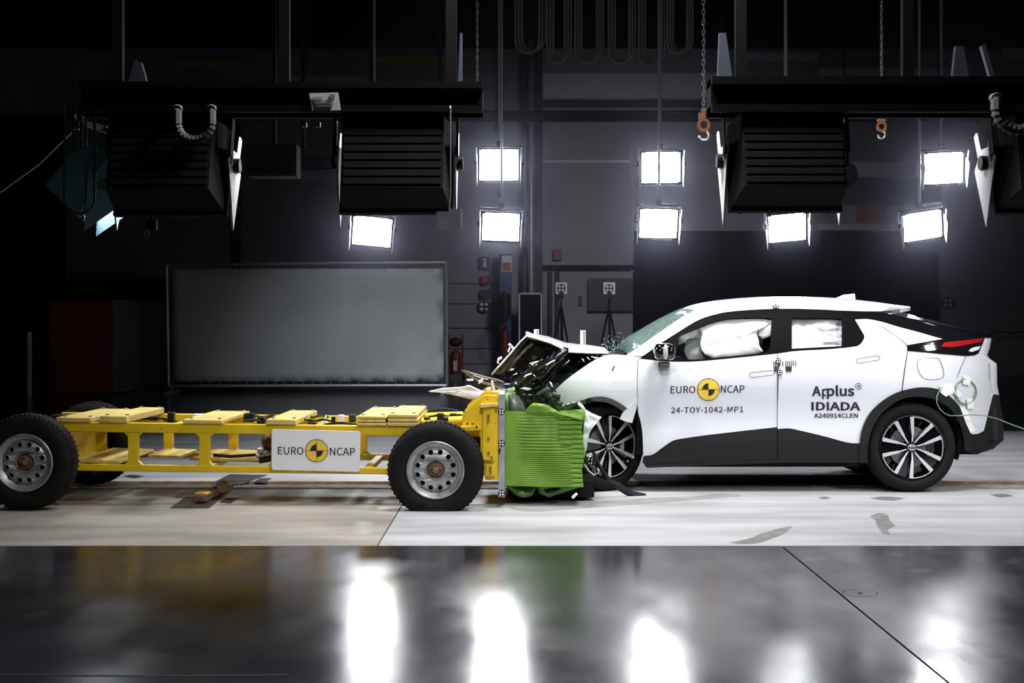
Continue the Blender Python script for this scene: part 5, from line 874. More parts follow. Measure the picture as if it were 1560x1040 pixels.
cl1 = skin('lower_cladding', [[(980, 695), (993, 694), (1010.5, 682.5), (1026, 672.2), (1045, 668.2), (1120, 658.7), (1183.5, 651.6), (1183.5, 704), (1090, 708), (985, 712), (979, 704)]], M['clad'], off=.008, both=True)
cl2 = skin('lower_cladding', [[(1184.8, 654.4), (1201, 653.4), (1219, 656.9), (1260, 666.8), (1296, 676), (1309, 676.4), (1310, 704), (1250, 703), (1184.8, 704)]], M['clad'], off=.008, both=True)
skin('sill_crease', [[(985, 707.8), (1090, 703.6), (1184, 700.5), (1310, 699.8), (1310, 704.5), (1184, 705), (985, 712.5)]], M['black'], off=.012, both=True)
arch = skin('arch_trim', [[(1310, 676), (1314, 653), (1327, 627.7), (1350, 607), (1373, 595.6), (1399, 591), (1429.6, 594), (1450, 607), (1465.5, 625), (1476, 645.7), (1481, 662), (1481, 686), (1470, 687), (1468, 664), (1460, 641), (1446, 621), (1424, 608), (1400, 604), (1376, 607), (1355, 619), (1338, 636), (1326, 660), (1322, 684), (1322, 705), (1310, 705)]], M['clad'], off=.02, both=True)
skin('arch_trim', [[(881, 611.5), (903, 604.7), (923, 604.7), (943, 613), (957, 623), (950, 627), (938, 619), (922, 612.5), (903, 612), (888, 617), (882, 621), (879, 615)]], M['gloss'], off=.012, both=True)
skin('rear_bumper', [[(1481.5, 662.5), (1491, 661), (1499, 657), (1506, 630), (1513, 602), (1516, 618), (1519.5, 640), (1520, 668), (1502, 680.5), (1471, 687.5), (1466, 686), (1481, 680)]], M['clad'], off=.006, grid=.03, both=True)
# black window surround with openings
wo = [(978, 546.2), (979, 542.5), (1000, 527.5), (1034.6, 505), (1067, 486), (1100, 476.5), (1143.7, 472), (1200, 470), (1240, 471), (1273, 473), (1300, 482), (1317, 511.5), (1316, 516), (1308, 525.7), (1300, 527.6), (1260, 531.5), (1211, 534.3), (1184, 538), (1120, 544.6), (1056, 550), (1020, 550)]
h1 = [(1029, 544.6), (1034.6, 513), (1048, 505.5), (1067, 497), (1100, 487), (1143.7, 483.7), (1176.5, 484.8), (1174.5, 512), (1172.5, 536.6), (1120, 542), (1056.4, 547.5)]
h2 = [(1206, 484.3), (1245, 484.5), (1283, 485.3), (1283, 527), (1245, 529), (1206, 531)]
surround = skin('window_surround', [wo, h1, h2], M['satin'], off=.003, both=True, thick=.02)
skin('side_window', [h1], M['glass'], off=-.006, both=True, thick=.004); skin('side_window', [h2], M['glass'], off=-.006, both=True, thick=.004)
skin('window_trim', [[(1287, 486), (1290, 487), (1313, 513), (1312, 516.5), (1306, 524), (1300, 525), (1287, 526)]], M['glass'], off=.005, both=True, thick=.004)
pillar = skin('roof_pillar', [[(954, 541), (966, 533), (1010, 503), (1056, 473.5), (1068, 470), (1072, 484), (1067, 485.5), (1034.4, 504.5), (1000, 526.8), (978.5, 542), (966, 541.6)]], W_, off=0, both=True)
# roof and hatch: lofted across the car
def across(rows_px, n=33, pw=2.4, pws=None):
    rows = []
    for ri, (xe, ye, xc, yc) in enumerate(rows_px):
        if pws: pw = pws[min(ri, len(pws)-1)]
        e = cpt(xe, ye); c = px(xc, yc, YC); row = []
        for k in range(n):
            t = -1+2*k/(n-1); t = math.copysign(1-(1-abs(t))**1.35, t); b = 1-abs(t)**pw; hw = YC-e.y
            s = abs(t); yy = YC+hw*math.copysign(math.sin(s*PI/2)**.92, t) if False else YC+hw*t
            row.append(Vector((e.x+(c.x-e.x)*b, yy, e.z+(c.z-e.z)*(1-abs(t)**pw))))
        rows.append(row)
    return rows
rr = across([(1067, 485.5, 1040, 470.5), (1073, 483.5, 1052, 465.5), (1085, 480, 1072, 460.5), (1100, 476, 1092, 457.3), (1125, 473, 1121, 454.3), (1150, 471.3, 1149, 452.7), (1180, 470, 1180, 452.2), (1211, 470, 1211, 452.4), (1245, 471, 1245, 453.3), (1273, 472.4, 1273, 455), (1300, 473.4, 1300, 458), (1325, 474, 1326, 461), (1342, 474, 1344, 463.6), (1371, 470.3, 1372, 467.5)], pws=[2.6, 2.8, 3.1, 3.5, 4, 4.5, 5, 5, 5, 5, 5, 4.5, 4, 3.5])
mb = MB(); mb.grid(rr); mb.grid([[v-Vector((0, 0, .03)) for v in r] for r in rr]); roof = mb.build('roof', W_, car, smooth=60)
mb = MB(); mb.grid([rr[-2], rr[-1]]); mb.grid([[v-Vector((0, 0, .03)) for v in r] for r in rr[-2:]]); mb.grid([rr[-1], [v-Vector((0, 0, .03)) for v in rr[-1]]]); mb.build('roof_spoiler', W_, car)
c = px(1284, 456, YC); f0 = px(1266, 457, YC); f1 = px(1302, 456, YC); ft = px(1300, 447, YC)
mb = MB(); mb.hexa([Vector((f0.x, YC-.03, f0.z)), Vector((f1.x, YC-.04, f1.z)), Vector((f1.x, YC+.04, f1.z)), Vector((f0.x, YC+.03, f0.z)), Vector((px(1285, 450, YC).x, YC-.006, ft.z-.01)), Vector((f1.x, YC-.008, ft.z)), Vector((f1.x, YC+.008, ft.z)), Vector((px(1285, 450, YC).x, YC+.006, ft.z-.01))]); mb.build('roof_aerial', W_, car, bevel=.004)
hr = across([(1338, 475, 1338, 469), (1362, 480, 1362, 476), (1386, 486, 1386, 483.5), (1427, 497, 1427, 493.5), (1476, 509, 1476, 506.5), (1499, 514.5, 1500, 512.5)], pw=3)
mb = MB(); mb.grid(hr); mb.build('rear_window', M['gloss'], car, thick=.01)
skin('hatch_side', [[(1274, 472.8), (1314, 474), (1338, 474.5), (1362, 479.5), (1386, 485.5), (1427, 496.3), (1476, 508.5), (1499, 514), (1470, 516.5), (1437, 515.4), (1400, 505.3), (1366, 496.3), (1345, 490), (1324, 485.6), (1289, 484.4)]], M['gloss'], off=.004, both=True, grid=.04)
tl = skin('tail_lamp', [[(1383, 525.8), (1410, 521), (1437, 516.5), (1470, 517), (1499, 514), (1500, 516), (1497, 524), (1493, 531), (1484, 540.5), (1442, 539.2), (1412, 536.5), (1383.5, 533.7)]], M['gloss'], off=.008, grid=.03)
skin('tail_lamp', [[(1383, 525.8), (1410, 521), (1437, 516.5), (1470, 517), (1499, 514), (1500, 516), (1497, 524), (1493, 531), (1484, 540.5), (1442, 539.2), (1412, 536.5), (1383.5, 533.7)]], M['gloss'], off=.008, grid=.03, parent=tl) if False else None
skin('red_lens', [[(1433.5, 527.3), (1440, 521), (1468, 518.4), (1498, 514.6), (1496.5, 520.5), (1480, 523.5), (1455, 528), (1444, 528.4)]], M['red_lamp'], off=.013, parent=tl, grid=.03)
skin('reversing_lens', [[(1476, 534.2), (1481, 530), (1494, 527), (1491, 532.5), (1480, 536)]], M['wall_hi'], off=.014, parent=tl, grid=.03)
ek = [(1499, 515), (1495, 529), (1490, 540), (1494, 545), (1508, 553), (1509, 584), (1513, 600)]
er = across([(x, y, x-1, y) for x, y in ek], pw=3)
mb = MB(); mb.grid(er); mb.build('tailgate', W_, car)
er = across([(x, y, x-1, y) for x, y in [(1513, 600), (1519.5, 640), (1520, 668), (1502, 680.5), (1471, 687.5)]], pw=3)
mb = MB(); mb.grid(er); mb.build('rear_bumper', M['clad'], car)
# windscreen
eg = [(956, 540), (975, 526.5), (1010, 502.5), (1040, 483), (1058, 473)]; cg = [(943, 531), (961, 512.5), (1010, 484), (1030, 474.5), (1042, 469.5)]
mb = MB(); mb.grid(across([(a[0], a[1], b[0], b[1]) for a, b in zip(eg, cg)], n=25, pw=2.5)); wsn = mb.build('windscreen', M['wind'], car, thick=.006)
# seams, handles, fuel flap
def seam(name, pts, parent, closed=False, wd=.9, off=.004, m='ink', sm=True):
    q = smooth_loop(pts, 5, closed) if sm else [Vector(p) for p in pts]; mb = MB(); n = len(q); A_ = []; B_ = []
    for i, p in enumerate(q):
        t = (q[(i+1) % n] if (closed or i < n-1) else p)-(q[i-1] if (closed or i > 0) else p); nn = Vector((-t.y, t.x)).normalized()*wd/2
        A_.append(cpt(p.x+nn.x, p.y+nn.y, off)); B_.append(cpt(p.x-nn.x, p.y-nn.y, off))
    mb.grid([A_, B_], 0, closed) if closed else mb.grid([A_, B_])
    return mb.build(name, M[m], parent, smooth=0)
def rrect(x0, x1, yl0, yl1, yr0, yr1):
    h = (yl1-yl0)/2; ym = (yl0+yl1)/2; yn = (yr0+yr1)/2; A_ = [(x0+h+h*math.cos(math.radians(a)), ym-h*math.sin(math.radians(a))) for a in range(90, 271, 30)]; B_ = [(x1-h+h*math.cos(math.radians(a)), yn-h*math.sin(math.radians(a))) for a in range(-90, 91, 30)]
    return A_+B_
seam('door_handle', rrect(1142, 1180, 567.5, 574.8, 564, 571), frontdoor, True, .7, sm=False)
seam('door_handle', rrect(1304.5, 1340, 546, 553, 541.5, 548.5), reardoor, True, .7, sm=False)
seam('fuel_flap', [(1397.5, 553), (1399.5, 547.5), (1405, 546), (1426, 545.3), (1431, 547), (1435, 556), (1438, 569), (1436.5, 575), (1430, 577.3), (1410, 577), (1404, 573), (1399, 563)], quarter2, True, .7)
seam('panel_seam', [(971.7, 547), (971, 580), (971.3, 616)], frontdoor, False, .8, m='pipe')
seam('panel_seam', [(1184.2, 539), (1184.2, 600), (1184.2, 652)], frontdoor, False, .8, .01, m='pipe')
seam('panel_seam', [(1381.7, 526), (1382.4, 534), (1378.5, 560), (1374, 595)], reardoor, False, 1.0)
seam('panel_seam', [(1472, 541.5), (1466, 555), (1458, 575)], quarter2, False, .7)
seam('panel_seam', [(1339, 473.8), (1335, 471.5), (1328, 467)], car, False, .7, .006) if False else None
# writing on the doors
cm = lambda x, y, off=0: cpt(x, y, .002+off)
roundel(cm, 1079.3, 593.2, 17.2, 'crash_roundel', frontdoor, 'yellow and black quartered roundel')
c3 = lambda x, y: cpt(x, y, .0035)
text_mb('EURO', 1021.5, 1059.5, 588, 599.3, c3, .003, slope=-.012).build('lettering', M['ink'], frontdoor, smooth=0)
text_mb('NCAP', 1098, 1134.3, 587, 598.5, c3, .003, slope=-.012).build('lettering', M['ink'], frontdoor, smooth=0)
text_mb('24-TOY-1042-MP1', 1022.5, 1132.5, 620.3, 629.2, c3, .0085, slope=-.013).build('lettering', M['ink'], frontdoor, smooth=0)
mb = text_mb('A', 1237, 1251, 588, 603, c3, .009); mb = text_mb('plus', 1259.5, 1301.5, 586.5, 607.5, c3, .009, mb)
q = lambda l: flat_poly(mb, [l], c3)
q([(1252.3, 592.5), (1255, 592.5), (1255, 607.5), (1252.3, 607.5)]); q([(1255, 592.5), (1259, 591.3), (1260, 593.3), (1255, 595.5)]); q([(1255, 599.5), (1258.3, 602.3), (1257.5, 604), (1254.5, 602.5)])
mb.build('lettering', M['ink'], reardoor, smooth=0)
lg = seam('plus_badge', [(1303.3, 588), (1304.5, 584.6), (1308, 583.7), (1311, 584.8), (1312.3, 588), (1311.3, 591.3), (1308, 592.6), (1304.5, 591.6)], reardoor, True, .9, .006)
mb = MB(); flat_poly(mb, [[(1307.4, 585.9), (1308.4, 585.9), (1308.4, 590.5), (1307.4, 590.5)]], c3); flat_poly(mb, [[(1305.6, 587.7), (1310.2, 587.7), (1310.2, 588.7), (1305.6, 588.7)]], c3); mb.build('plus_sign', M['ink'], reardoor, smooth=0)
text_mb('IDIADA', 1236, 1311, 612.3, 625, c3, .011).build('lettering', M['ink'], reardoor, smooth=0)
text_mb('A240914CLEN', 1240, 1307, 629.5, 636.3, c3, .006, slope=-.004).build('lettering', M['ink'], reardoor, smooth=0)
# measuring stickers
target(lambda x, y, off=0: cpt(x, y, .01+off), 1186, 549.5, 4.2, 'target_sticker', frontdoor); target(lambda x, y, off=0: cpt(x, y, .01+off), 1188, 567.3, 4.2, 'target_sticker', reardoor)
mb = MB(); rq = lambda x0, x1, y0, y1: flat_poly(mb, [[(x0, y0), (x1, y0), (x1, y1), (x0, y1)]], lambda x, y: cpt(x, y, .007))
for k in range(4): rq(1178.3+k*2.6, 1179.5+k*2.6, 549.5+k*.2, 559)
rq(1179.5, 1186.5, 558, 565.5)
for k in range(2): rq(1187.5+k*4.5, 1188.7+k*4.5, 550, 557.5)
for k in range(4): rq(1196.5+k*2.9, 1197.7+k*2.9, 549.3, 559)
rq(1197, 1206, 558, 565.5)
for k in range(2): rq(1208+k*3.6, 1209.2+k*3.6, 548.6, 556.8)
mb.build('scale_sticker', M['ink'], reardoor, smooth=0)
mb = MB(); nx = px(1177, 464, 11.55)
rt = min((v for r in rr for v in r if v.y < YC), key=lambda v: (780+v.x*F/v.y-1177)**2+(HY+(CH-v.z)*F/v.y-464.3)**2)
rn = sorted((v for r in rr for v in r), key=lambda v: (v-rt).length)[:9]; best = Vector((0, -1, .5))
for p in rn[1:]:
    for q in rn[1:]:
        n_ = (p-rt).cross(q-rt)
        if n_.length > 1e-5 and abs((p-rt).normalized().dot((q-rt).normalized())) < .5:
            n_.normalize(); best = n_ if n_.y < 0 else -n_; break
ux = Vector((1, 0, 0)); ux = (ux-best*ux.dot(best)).normalized(); uz = best.cross(ux); uz = uz if uz.z > 0 else -uz
target(lambda x, y, off=0: rt+ux*((x-1177)*rt.y/F)+uz*((464-y)*rt.y/F)+best*(.006+off), 1177, 464, 5.2, 'target_sticker', roof)
# door mirror
mp = cpt(1011, 548, .0)
mb = MB(); c = px(1012, 535.5, mp.y-.13)
mb.ball(c, (.098, .10, .074), fn=lambda d, q: Vector((math.copysign(abs(d.x)**.55, d.x)*.088, math.copysign(abs(d.y)**.7, d.y)*.10, math.copysign(abs(d.z)**.6, d.z)*.068-.25*q.x*.2)))
mir = mb.build('door_mirror', M['gloss'], car)
mb = MB(); c2 = px(1014, 536, mp.y-.235); mb.ball(c2, (.020, .012, .062)); g_ = mb.build('mirror_glass', M['silver'], mir)
mb = MB(); mb.hexa([px(1002, 551, mp.y-.16), px(1021, 551, mp.y-.16), px(1021, 551, mp.y+.0), px(1002, 551, mp.y), px(1003, 562, mp.y-.12), px(1020, 561.5, mp.y-.12), px(1020, 562, mp.y+.01), px(1003, 562, mp.y+.01)]); mb.build('mirror_foot', M['gloss'], mir, bevel=.015)
# wheels of the car
def car_wheel(X, Z, Y, yaw):
    R = .366; W = .22; rot = Matrix.Rotation(yaw, 3, 'Z'); c = Vector((X, Y, Z)); xf = lambda v: rot @ v
    def sq(v):
        q = rot @ v
        return Vector((q.x, q.y, max(q.z, .001-Z)))
    m_ = MB(); m_.lathe([(.262, .03), (.275, .010), (.30, .0), (.33, .004), (.352, .02), (.362, .045), (.366, .08), (.366, .15), (.360, .185), (.34, .21), (.30, .22), (.262, .2)], c, 72, xf=sq)
    ty = m_.build('car_wheel', M['rubber'], car)
    m_ = MB(); m_.lathe([(.266, .018), (.262, .010), (.254, .016), (.250, .04), (.24, .10), (.235, .19)], c, 64, xf=xf); m_.lathe([(.25, .13), (.001, .13)], c, 48, xf=xf)
    rim = m_.build('rim', M['gloss'], ty)
    m_ = MB(); m_.lathe([(.06, .085), (.17, .085), (.17, .11)], c, 48, xf=xf); m_.build('brake_disc', M['pipe'], ty)
    m_ = MB()
    for k in range(-4, 5):
        a = -.3+k*.07
        m_.box(c+xf(Vector((.165*math.cos(a+.2), .072, .165*math.sin(a+.2)))), (.035, .05, .022))
    m_.build('brake_caliper', M['galv'], ty)
    m_ = MB()
    for pc in (69.5, -1.5, -71, -144, 143.5):
        for s in (-1, 1):
            a0 = math.radians(pc+s*21); ai = math.radians(pc+s*14)
            def pt(r, w, d, aa): return c+xf(Vector((r*math.cos(aa)-w*math.sin(aa), d, r*math.sin(aa)+w*math.cos(aa))))
            stations = [(.045, .005, .030, ai), (.10, .006, .022, ai+(a0-ai)*.4), (.12, .0105, .018, ai+(a0-ai)*.55), (.248, .0165, .010, a0)]
            rowsA = []
            for r, w, d, aa in stations:
                rowsA.append([pt(r, -w, d, aa), pt(r, w, d, aa), pt(r, w*1.0, d+.035, aa), pt(r, -w*1.0, d+.035, aa)])
            m_.grid([[q[0], q[1]] for q in rowsA], 0); m_.grid([[q[1], q[2]] for q in rowsA], 1); m_.grid([[q[2], q[3]] for q in rowsA], 1); m_.grid([[q[3], q[0]] for q in rowsA], 1)
        arc = [math.radians(pc-22+44*i/12) for i in range(13)]
        m_.grid([[c+xf(Vector((.246*math.cos(a), .011, .246*math.sin(a)))) for a in arc], [c+xf(Vector((.251*math.cos(a), .010, .251*math.sin(a)))) for a in arc], [c+xf(Vector((.251*math.cos(a), .02, .251*math.sin(a)))) for a in arc]])
    m_.build('spoke', [M['silver'], M['gloss']], rim, smooth=25)
    m_ = MB()
    for pc in (34, -36, -107.5, 179.7, 106.5):                      # black webs between the bright spoke pairs
        a = math.radians(pc); p = [Vector((r*math.cos(a+t), .055, r*math.sin(a+t))) for r, t in ((.05, -.5), (.05, .5), (.255, .16), (.255, -.16))]
        m_.prism([[c+xf(v) for v in p]], xf(Vector((0, .03, 0))))
    m_.build('web', M['gloss'], rim, smooth=0)
    m_ = MB(); m_.lathe([(.045, .04), (.045, .026), (.040, .020), (.001, .018)], c, 32, xf=xf); hb = m_.build('hub_cap', M['gloss'], rim)
    m_ = MB()
    for a_, b_, dz in ((.032, .022, 0), (.012, .020, 0), (.024, .008, .013)):
        m_.tube([c+xf(Vector((a_*math.cos(2*PI*i/24), .0165, dz+b_*math.sin(2*PI*i/24)))) for i in range(25)], .0028, 6)
    m_.build('emblem', M['silver'], rim)
    return ty
car_wheel(px(1391, 682, 11.02).x, .366, 11.03, 0)
car_wheel(px(930.6, 683, 11.16).x, .366, 11.12, math.radians(33))
for X, yw in ((px(1391, 682, 11.02).x, 0), (px(930.6, 683, 11.16).x, 0)):
    m_ = MB(); c = Vector((X, 12.57, .366)); m_.lathe([(.262, .03), (.30, .0), (.345, .01), (.366, .06), (.366, .16), (.345, .21), (.30, .22), (.262, .2)], c, 48); fw = m_.build('car_wheel', M['rubber'], car)
    m_ = MB(); m_.lathe([(.262, .2), (.25, .16), (.1, .19), (.001, .19)], c, 32); m_.build('rim', M['gloss'], fw)
# dark liners, underbody, cabin
for X in (3.25, .82):
    mb = MB()
    for s in (0, 1):
        y0, y1 = (11.06, 11.5) if s == 0 else (12.77, 12.33)
        ring = lambda y, r: [Vector((X+r*math.cos(a), y, .40+r*math.sin(a))) for a in [PI*i/24-.35+.7*i/24*0 for i in range(27)]]
        mb = MB(); mb.grid([ring(y0, .405), ring(y1, .405), ring(y1, .02)]); mb.build('wheel_liner', M['dark'], car, smooth=60)
mb = MB(); mb.bb(1.22, 2.84, 11.12, 12.71, .20, .30); mb.bb(3.66, 3.9, 11.35, 12.48, .28, .55); mb.bb(1.22, 3.66, 11.4, 12.43, .18, .28); mb.build('underbody', M['dark'], car, smooth=0)
mb = MB(); mb.bb(1.02, 1.10, 11.1, 12.7, .30, .98); mb.build('firewall', M['dark'], car, smooth=0)
mb = MB(); mb.bb(2.9, 3.0, 11.2, 12.6, .3, 1.1); mb.bb(1.1, 3.0, 11.14, 11.2, .25, 1.0); mb.bb(1.1, 3.0, 12.63, 12.69, .25, 1.0); mb.build('cabin_trim', M['soft'], car, smooth=0)
dash = MB(); dash.prism([[(1.10, 11.15, .80), (1.10, 11.15, 1.04), (1.3, 11.15, 1.08), (1.48, 11.15, 1.0), (1.44, 11.15, .75)]], (0, 1.5, 0)); dash.build('dashboard', M['soft'], car)
for y in (11.2, 12.0):
    mb = MB(); mb.hexa([Vector(v) for v in ((1.95, y, .55), (2.12, y, .5), (2.12, y+.5, .5), (1.95, y+.5, .55), (2.18, y+.05, 1.16), (2.30, y+.05, 1.15), (2.30, y+.45, 1.15), (2.18, y+.45, 1.16))]); mb.bb(1.55, 2.05, y, y+.5, .42, .56); mb.bb(2.24, 2.34, y+.13, y+.37, 1.17, 1.34); mb.build('seat', M['soft'], car, bevel=.03)
mb = MB(); mb.bb(2.5, 3.0, 11.25, 12.58, .42, .58); mb.hexa([Vector(v) for v in ((2.88, 11.25, .55), (3.0, 11.25, .55), (3.0, 12.58, .55), (2.88, 12.58, .55), (3.05, 11.35, 1.12), (3.15, 11.35, 1.12), (3.15, 12.48, 1.12), (3.05, 12.48, 1.12))]); mb.build('seat', M['soft'], car, bevel=.03)
# airbags
def bag(name, loop, inset, bulge, seed, fold=0, m='bag'):
    L = smooth_loop(loop, 5); c = sum((p for p in L), Vector((0, 0)))/len(L); mb = MB()
    def P(p, k):
        base = cpt(p.x, p.y, -inset); r = 1-k
        wob = .016*math.sin(p.x*.11+seed)+.010*math.sin(p.y*.20+seed*1.7+p.x*.05)+.004*math.sin(p.x*.31-p.y*.4+seed)
        return base+Vector((0, -bulge*math.sqrt(max(0, 1-k*k))-wob*r**.3-fold*math.sin(p.y*.62), 0))
    rings = [[P(c.lerp(p, s), s) for p in L] for s in (1, .96, .88, .75, .58, .4, .2, .05)]
    mb.grid(rings, 0, True); mb.add(rings[-1], [list(range(len(L)))])
    back = [cpt(p.x, p.y, -inset-.12) for p in L]; mb.grid([rings[0], back], 0, True); mb.add(back, [list(range(len(L)))])
    return mb.build(name, M[m], car, smooth=60)
ab = bag('curtain_airbag', [(1066, 500), (1085, 492), (1110, 487), (1143, 485.5), (1166, 486), (1176, 490), (1168, 497), (1155, 502), (1153, 508), (1156, 518), (1157, 526), (1163, 535), (1150, 540), (1110, 544), (1086, 547), (1075, 540), (1069, 532), (1067, 520), (1070, 508)], .06, .035, 1)
bag('curtain_airbag', [(1158, 500), (1168, 492), (1176, 487), (1178, 505), (1175, 512), (1162, 516), (1155, 510)], .10, .03, 4)
bag('front_airbag', [(1046, 520), (1056, 516), (1066, 514), (1069, 525), (1072, 540), (1080, 550), (1050, 551), (1044, 540), (1041, 528)], .25, .05, 3)
bag('curtain_airbag', [(1202, 482), (1240, 482), (1288, 483), (1286, 505), (1285, 530), (1240, 532), (1203, 534)], .06, .012, 2, fold=.012)
mb = MB(); mb.tube([px(1035, 530, 11.35), px(1038, 528, 11.35), px(1043, 536, 11.35), px(1046, 546, 11.35)], [.03, .045, .04, .03], 10); mb.build('steering_wheel', M['soft'], car)
bag('front_airbag', [(1036, 512), (1050, 506), (1064, 501), (1063, 510), (1052, 516), (1042, 524), (1035, 535), (1033, 526)], .45, .04, 6)
# crushed front: hood in two folds
def slab4(name, pts_near, dy, m, thick=.012, shift=(0, 0), n=9, crown=0.0, liner=None):
    a = [px(x, y, 11.15) for x, y in pts_near]; rows = []
    for i in range(n):
        t = i/(n-1); rows.append([p+Vector((shift[0]*t, dy*t, shift[1]*t+crown*math.sin(PI*t)+.010*math.sin(7*t+p.x*9))) for p in a])
    mb = MB(); mb.grid(rows); o = mb.build(name, m, car, thick=thick, smooth=50); return o
hoodr = slab4('hood', [(802, 513), (815, 517), (839, 523), (866, 534.5), (900, 537), (926.5, 539.5)], 1.5, W_, crown=.055, shift=(.0, -.02))
hoodf = slab4('hood', [(802, 513), (793, 521), (778, 538), (763, 554), (749, 569)], 1.5, W_, crown=-.005, shift=(.01, -.035))
for h_ in (hoodr, hoodf): h_.data.materials.append(M['primer']); h_.modifiers['solid'].material_offset = 1
mb = MB(); a = [px(x, y, 11.18) for x, y in ((806, 518), (795, 527), (781, 542), (768, 560))]; mb.grid([[p+Vector((.03+.0*t, 1.45*t, -.03+.03*math.sin(PI*t))) for p in a] for t in [i/8 for i in range(9)]]); mb.build('hood_underside', M['liner'], car, thick=.02)
patch('hood_underside', [(803, 516), (815, 518), (838, 524), (852, 529), (835, 542), (815, 552), (796, 560), (778, 566), (772, 563), (782, 546), (793, 528)], 11.45, M['liner'], car, .06, seed=3)
patch('hood_inner_frame', [(800, 515), (804, 517), (793, 532), (783, 548), (772, 563), (760, 571), (752, 568), (765, 554), (780, 537)], 11.25, M['primer'], car, .02, seed=5)
# headlamp and shiny dark plates slanting down to the left
def plate(name, loop, Y, m, seed=1, bulge=.025, thick=.01): return patch(name, loop, Y, m, car, bulge, thick, seed)
plate('headlamp', [(858, 529), (866, 530), (866, 537), (850, 552), (834, 567), (822, 579), (815, 577), (832, 558), (846, 543)], 11.05, M['gloss'], 2, .010)
plate('headlamp', [(802, 566), (822, 557), (846, 545), (856, 533), (849, 535), (828, 545), (805, 556), (790, 563), (779, 571), (770, 580), (773, 590), (788, 588), (803, 577)], 11.2, M['gloss'], 5, .012)
for k, (p, q) in enumerate((((776, 588), (862, 531)), ((792, 590), (858, 542)), ((812, 592), (866, 548)), ((770, 574), (838, 540)))):
    mb = MB(); a_ = px(*p, 11.02+.05*k); b_ = px(*q, 11.1+.06*k); d_ = b_-a_; mb.box((a_+b_)/2, (d_.length, .06, .022), rot=Matrix.Rotation(-math.atan2(d_.z, d_.x), 3, 'Y') @ Matrix.Rotation(.5, 3, 'X')); mb.build('broken_bar', M['gloss'], car, bevel=.006)
plate('grille', [(703, 564), (730, 570), (767, 581), (775, 592), (760, 595), (735, 582), (715, 573)], 11.0, M['gloss'], 7)
plate('radiator_panel', [(770, 566), (800, 556), (842, 560), (850, 580), (838, 602), (800, 606), (772, 598)], 11.55, M['engine'], 4, .06)
plate('radiator_panel', [(840, 545), (870, 540), (905, 548), (880, 566), (858, 582), (840, 600), (830, 590)], 11.5, M['engine'], 9, .06)
for x, y, Y, d, a in ((800, 590, 11.4, (.25, .3, .18), .3), (835, 600, 11.35, (.22, .3, .16), -.2), (862, 560, 11.6, (.3, .4, .2), .5), (820, 612, 11.3, (.3, .2, .14), .1), (880, 555, 11.8, (.35, .5, .15), -.1), (790, 605, 11.5, (.2, .3, .15), .2), (850, 615, 11.25, (.2, .2, .16), .4), (900, 560, 11.9, (.3, .6, .25), 0), (860, 600, 11.6, (.4, .6, .4), 0)):
    mb = MB(); mb.box(px(x, y, Y), d, rot=Matrix.Rotation(a, 3, 'Y') @ Matrix.Rotation(a*.6, 3, 'X')); mb.build('engine_part', M['engine'], car, bevel=.02)
rnd = random.Random(3)
for k in range(46):                                                  # broken hoses, brackets and trim in the engine bay
    x = rnd.uniform(772, 852); y = 566+(x-772)*-.02+rnd.uniform(0, 52); Y = rnd.uniform(10.98, 11.4); L = rnd.uniform(8, 26); a = rnd.choice([-.55, -.6, -.9, .5, .3, 1.2])+rnd.uniform(-.3, .3)
    p0 = px(x-L/2*math.cos(a), y-L/2*math.sin(a), Y); p1 = px(x+L/2*math.cos(a), y+L/2*math.sin(a), Y+rnd.uniform(-.1, .2)); md = (p0+p1)/2+Vector((0, 0, rnd.uniform(-.02, .02)))
    mb = MB(); r = rnd.uniform(.004, .014); m = rnd.choice(['black', 'black', 'gloss', 'engine', 'engine', 'engine', 'black', 'galv', 'sheet'])
    if rnd.random() < .6: mb.tube([p0, md, p1], r, 7); mb.build('broken_hose', M[m], car)
    else:
        d = (p1-p0); mb.box(md, (d.length, .05, r*2.4), rot=Matrix.Rotation(-math.atan2(d.z, d.x), 3, 'Y')); mb.build('bracket', M[m], car, bevel=.003)
for k in range(20):
    x = rnd.uniform(780, 862); y = rnd.uniform(592, 622); 
    if x > 838 and y < 600: continue
    loop_ = [(x+rnd.uniform(2, 9)*math.cos(t), y+rnd.uniform(2, 7)*math.sin(t)) for t in (0, 1, 2, 3.1, 4, 5.2)]
    plate('torn_foam', loop_, rnd.uniform(10.9, 11.25), M[rnd.choice(['foam', 'engine', 'black', 'black', 'engine', 'foam'])], k, .03)
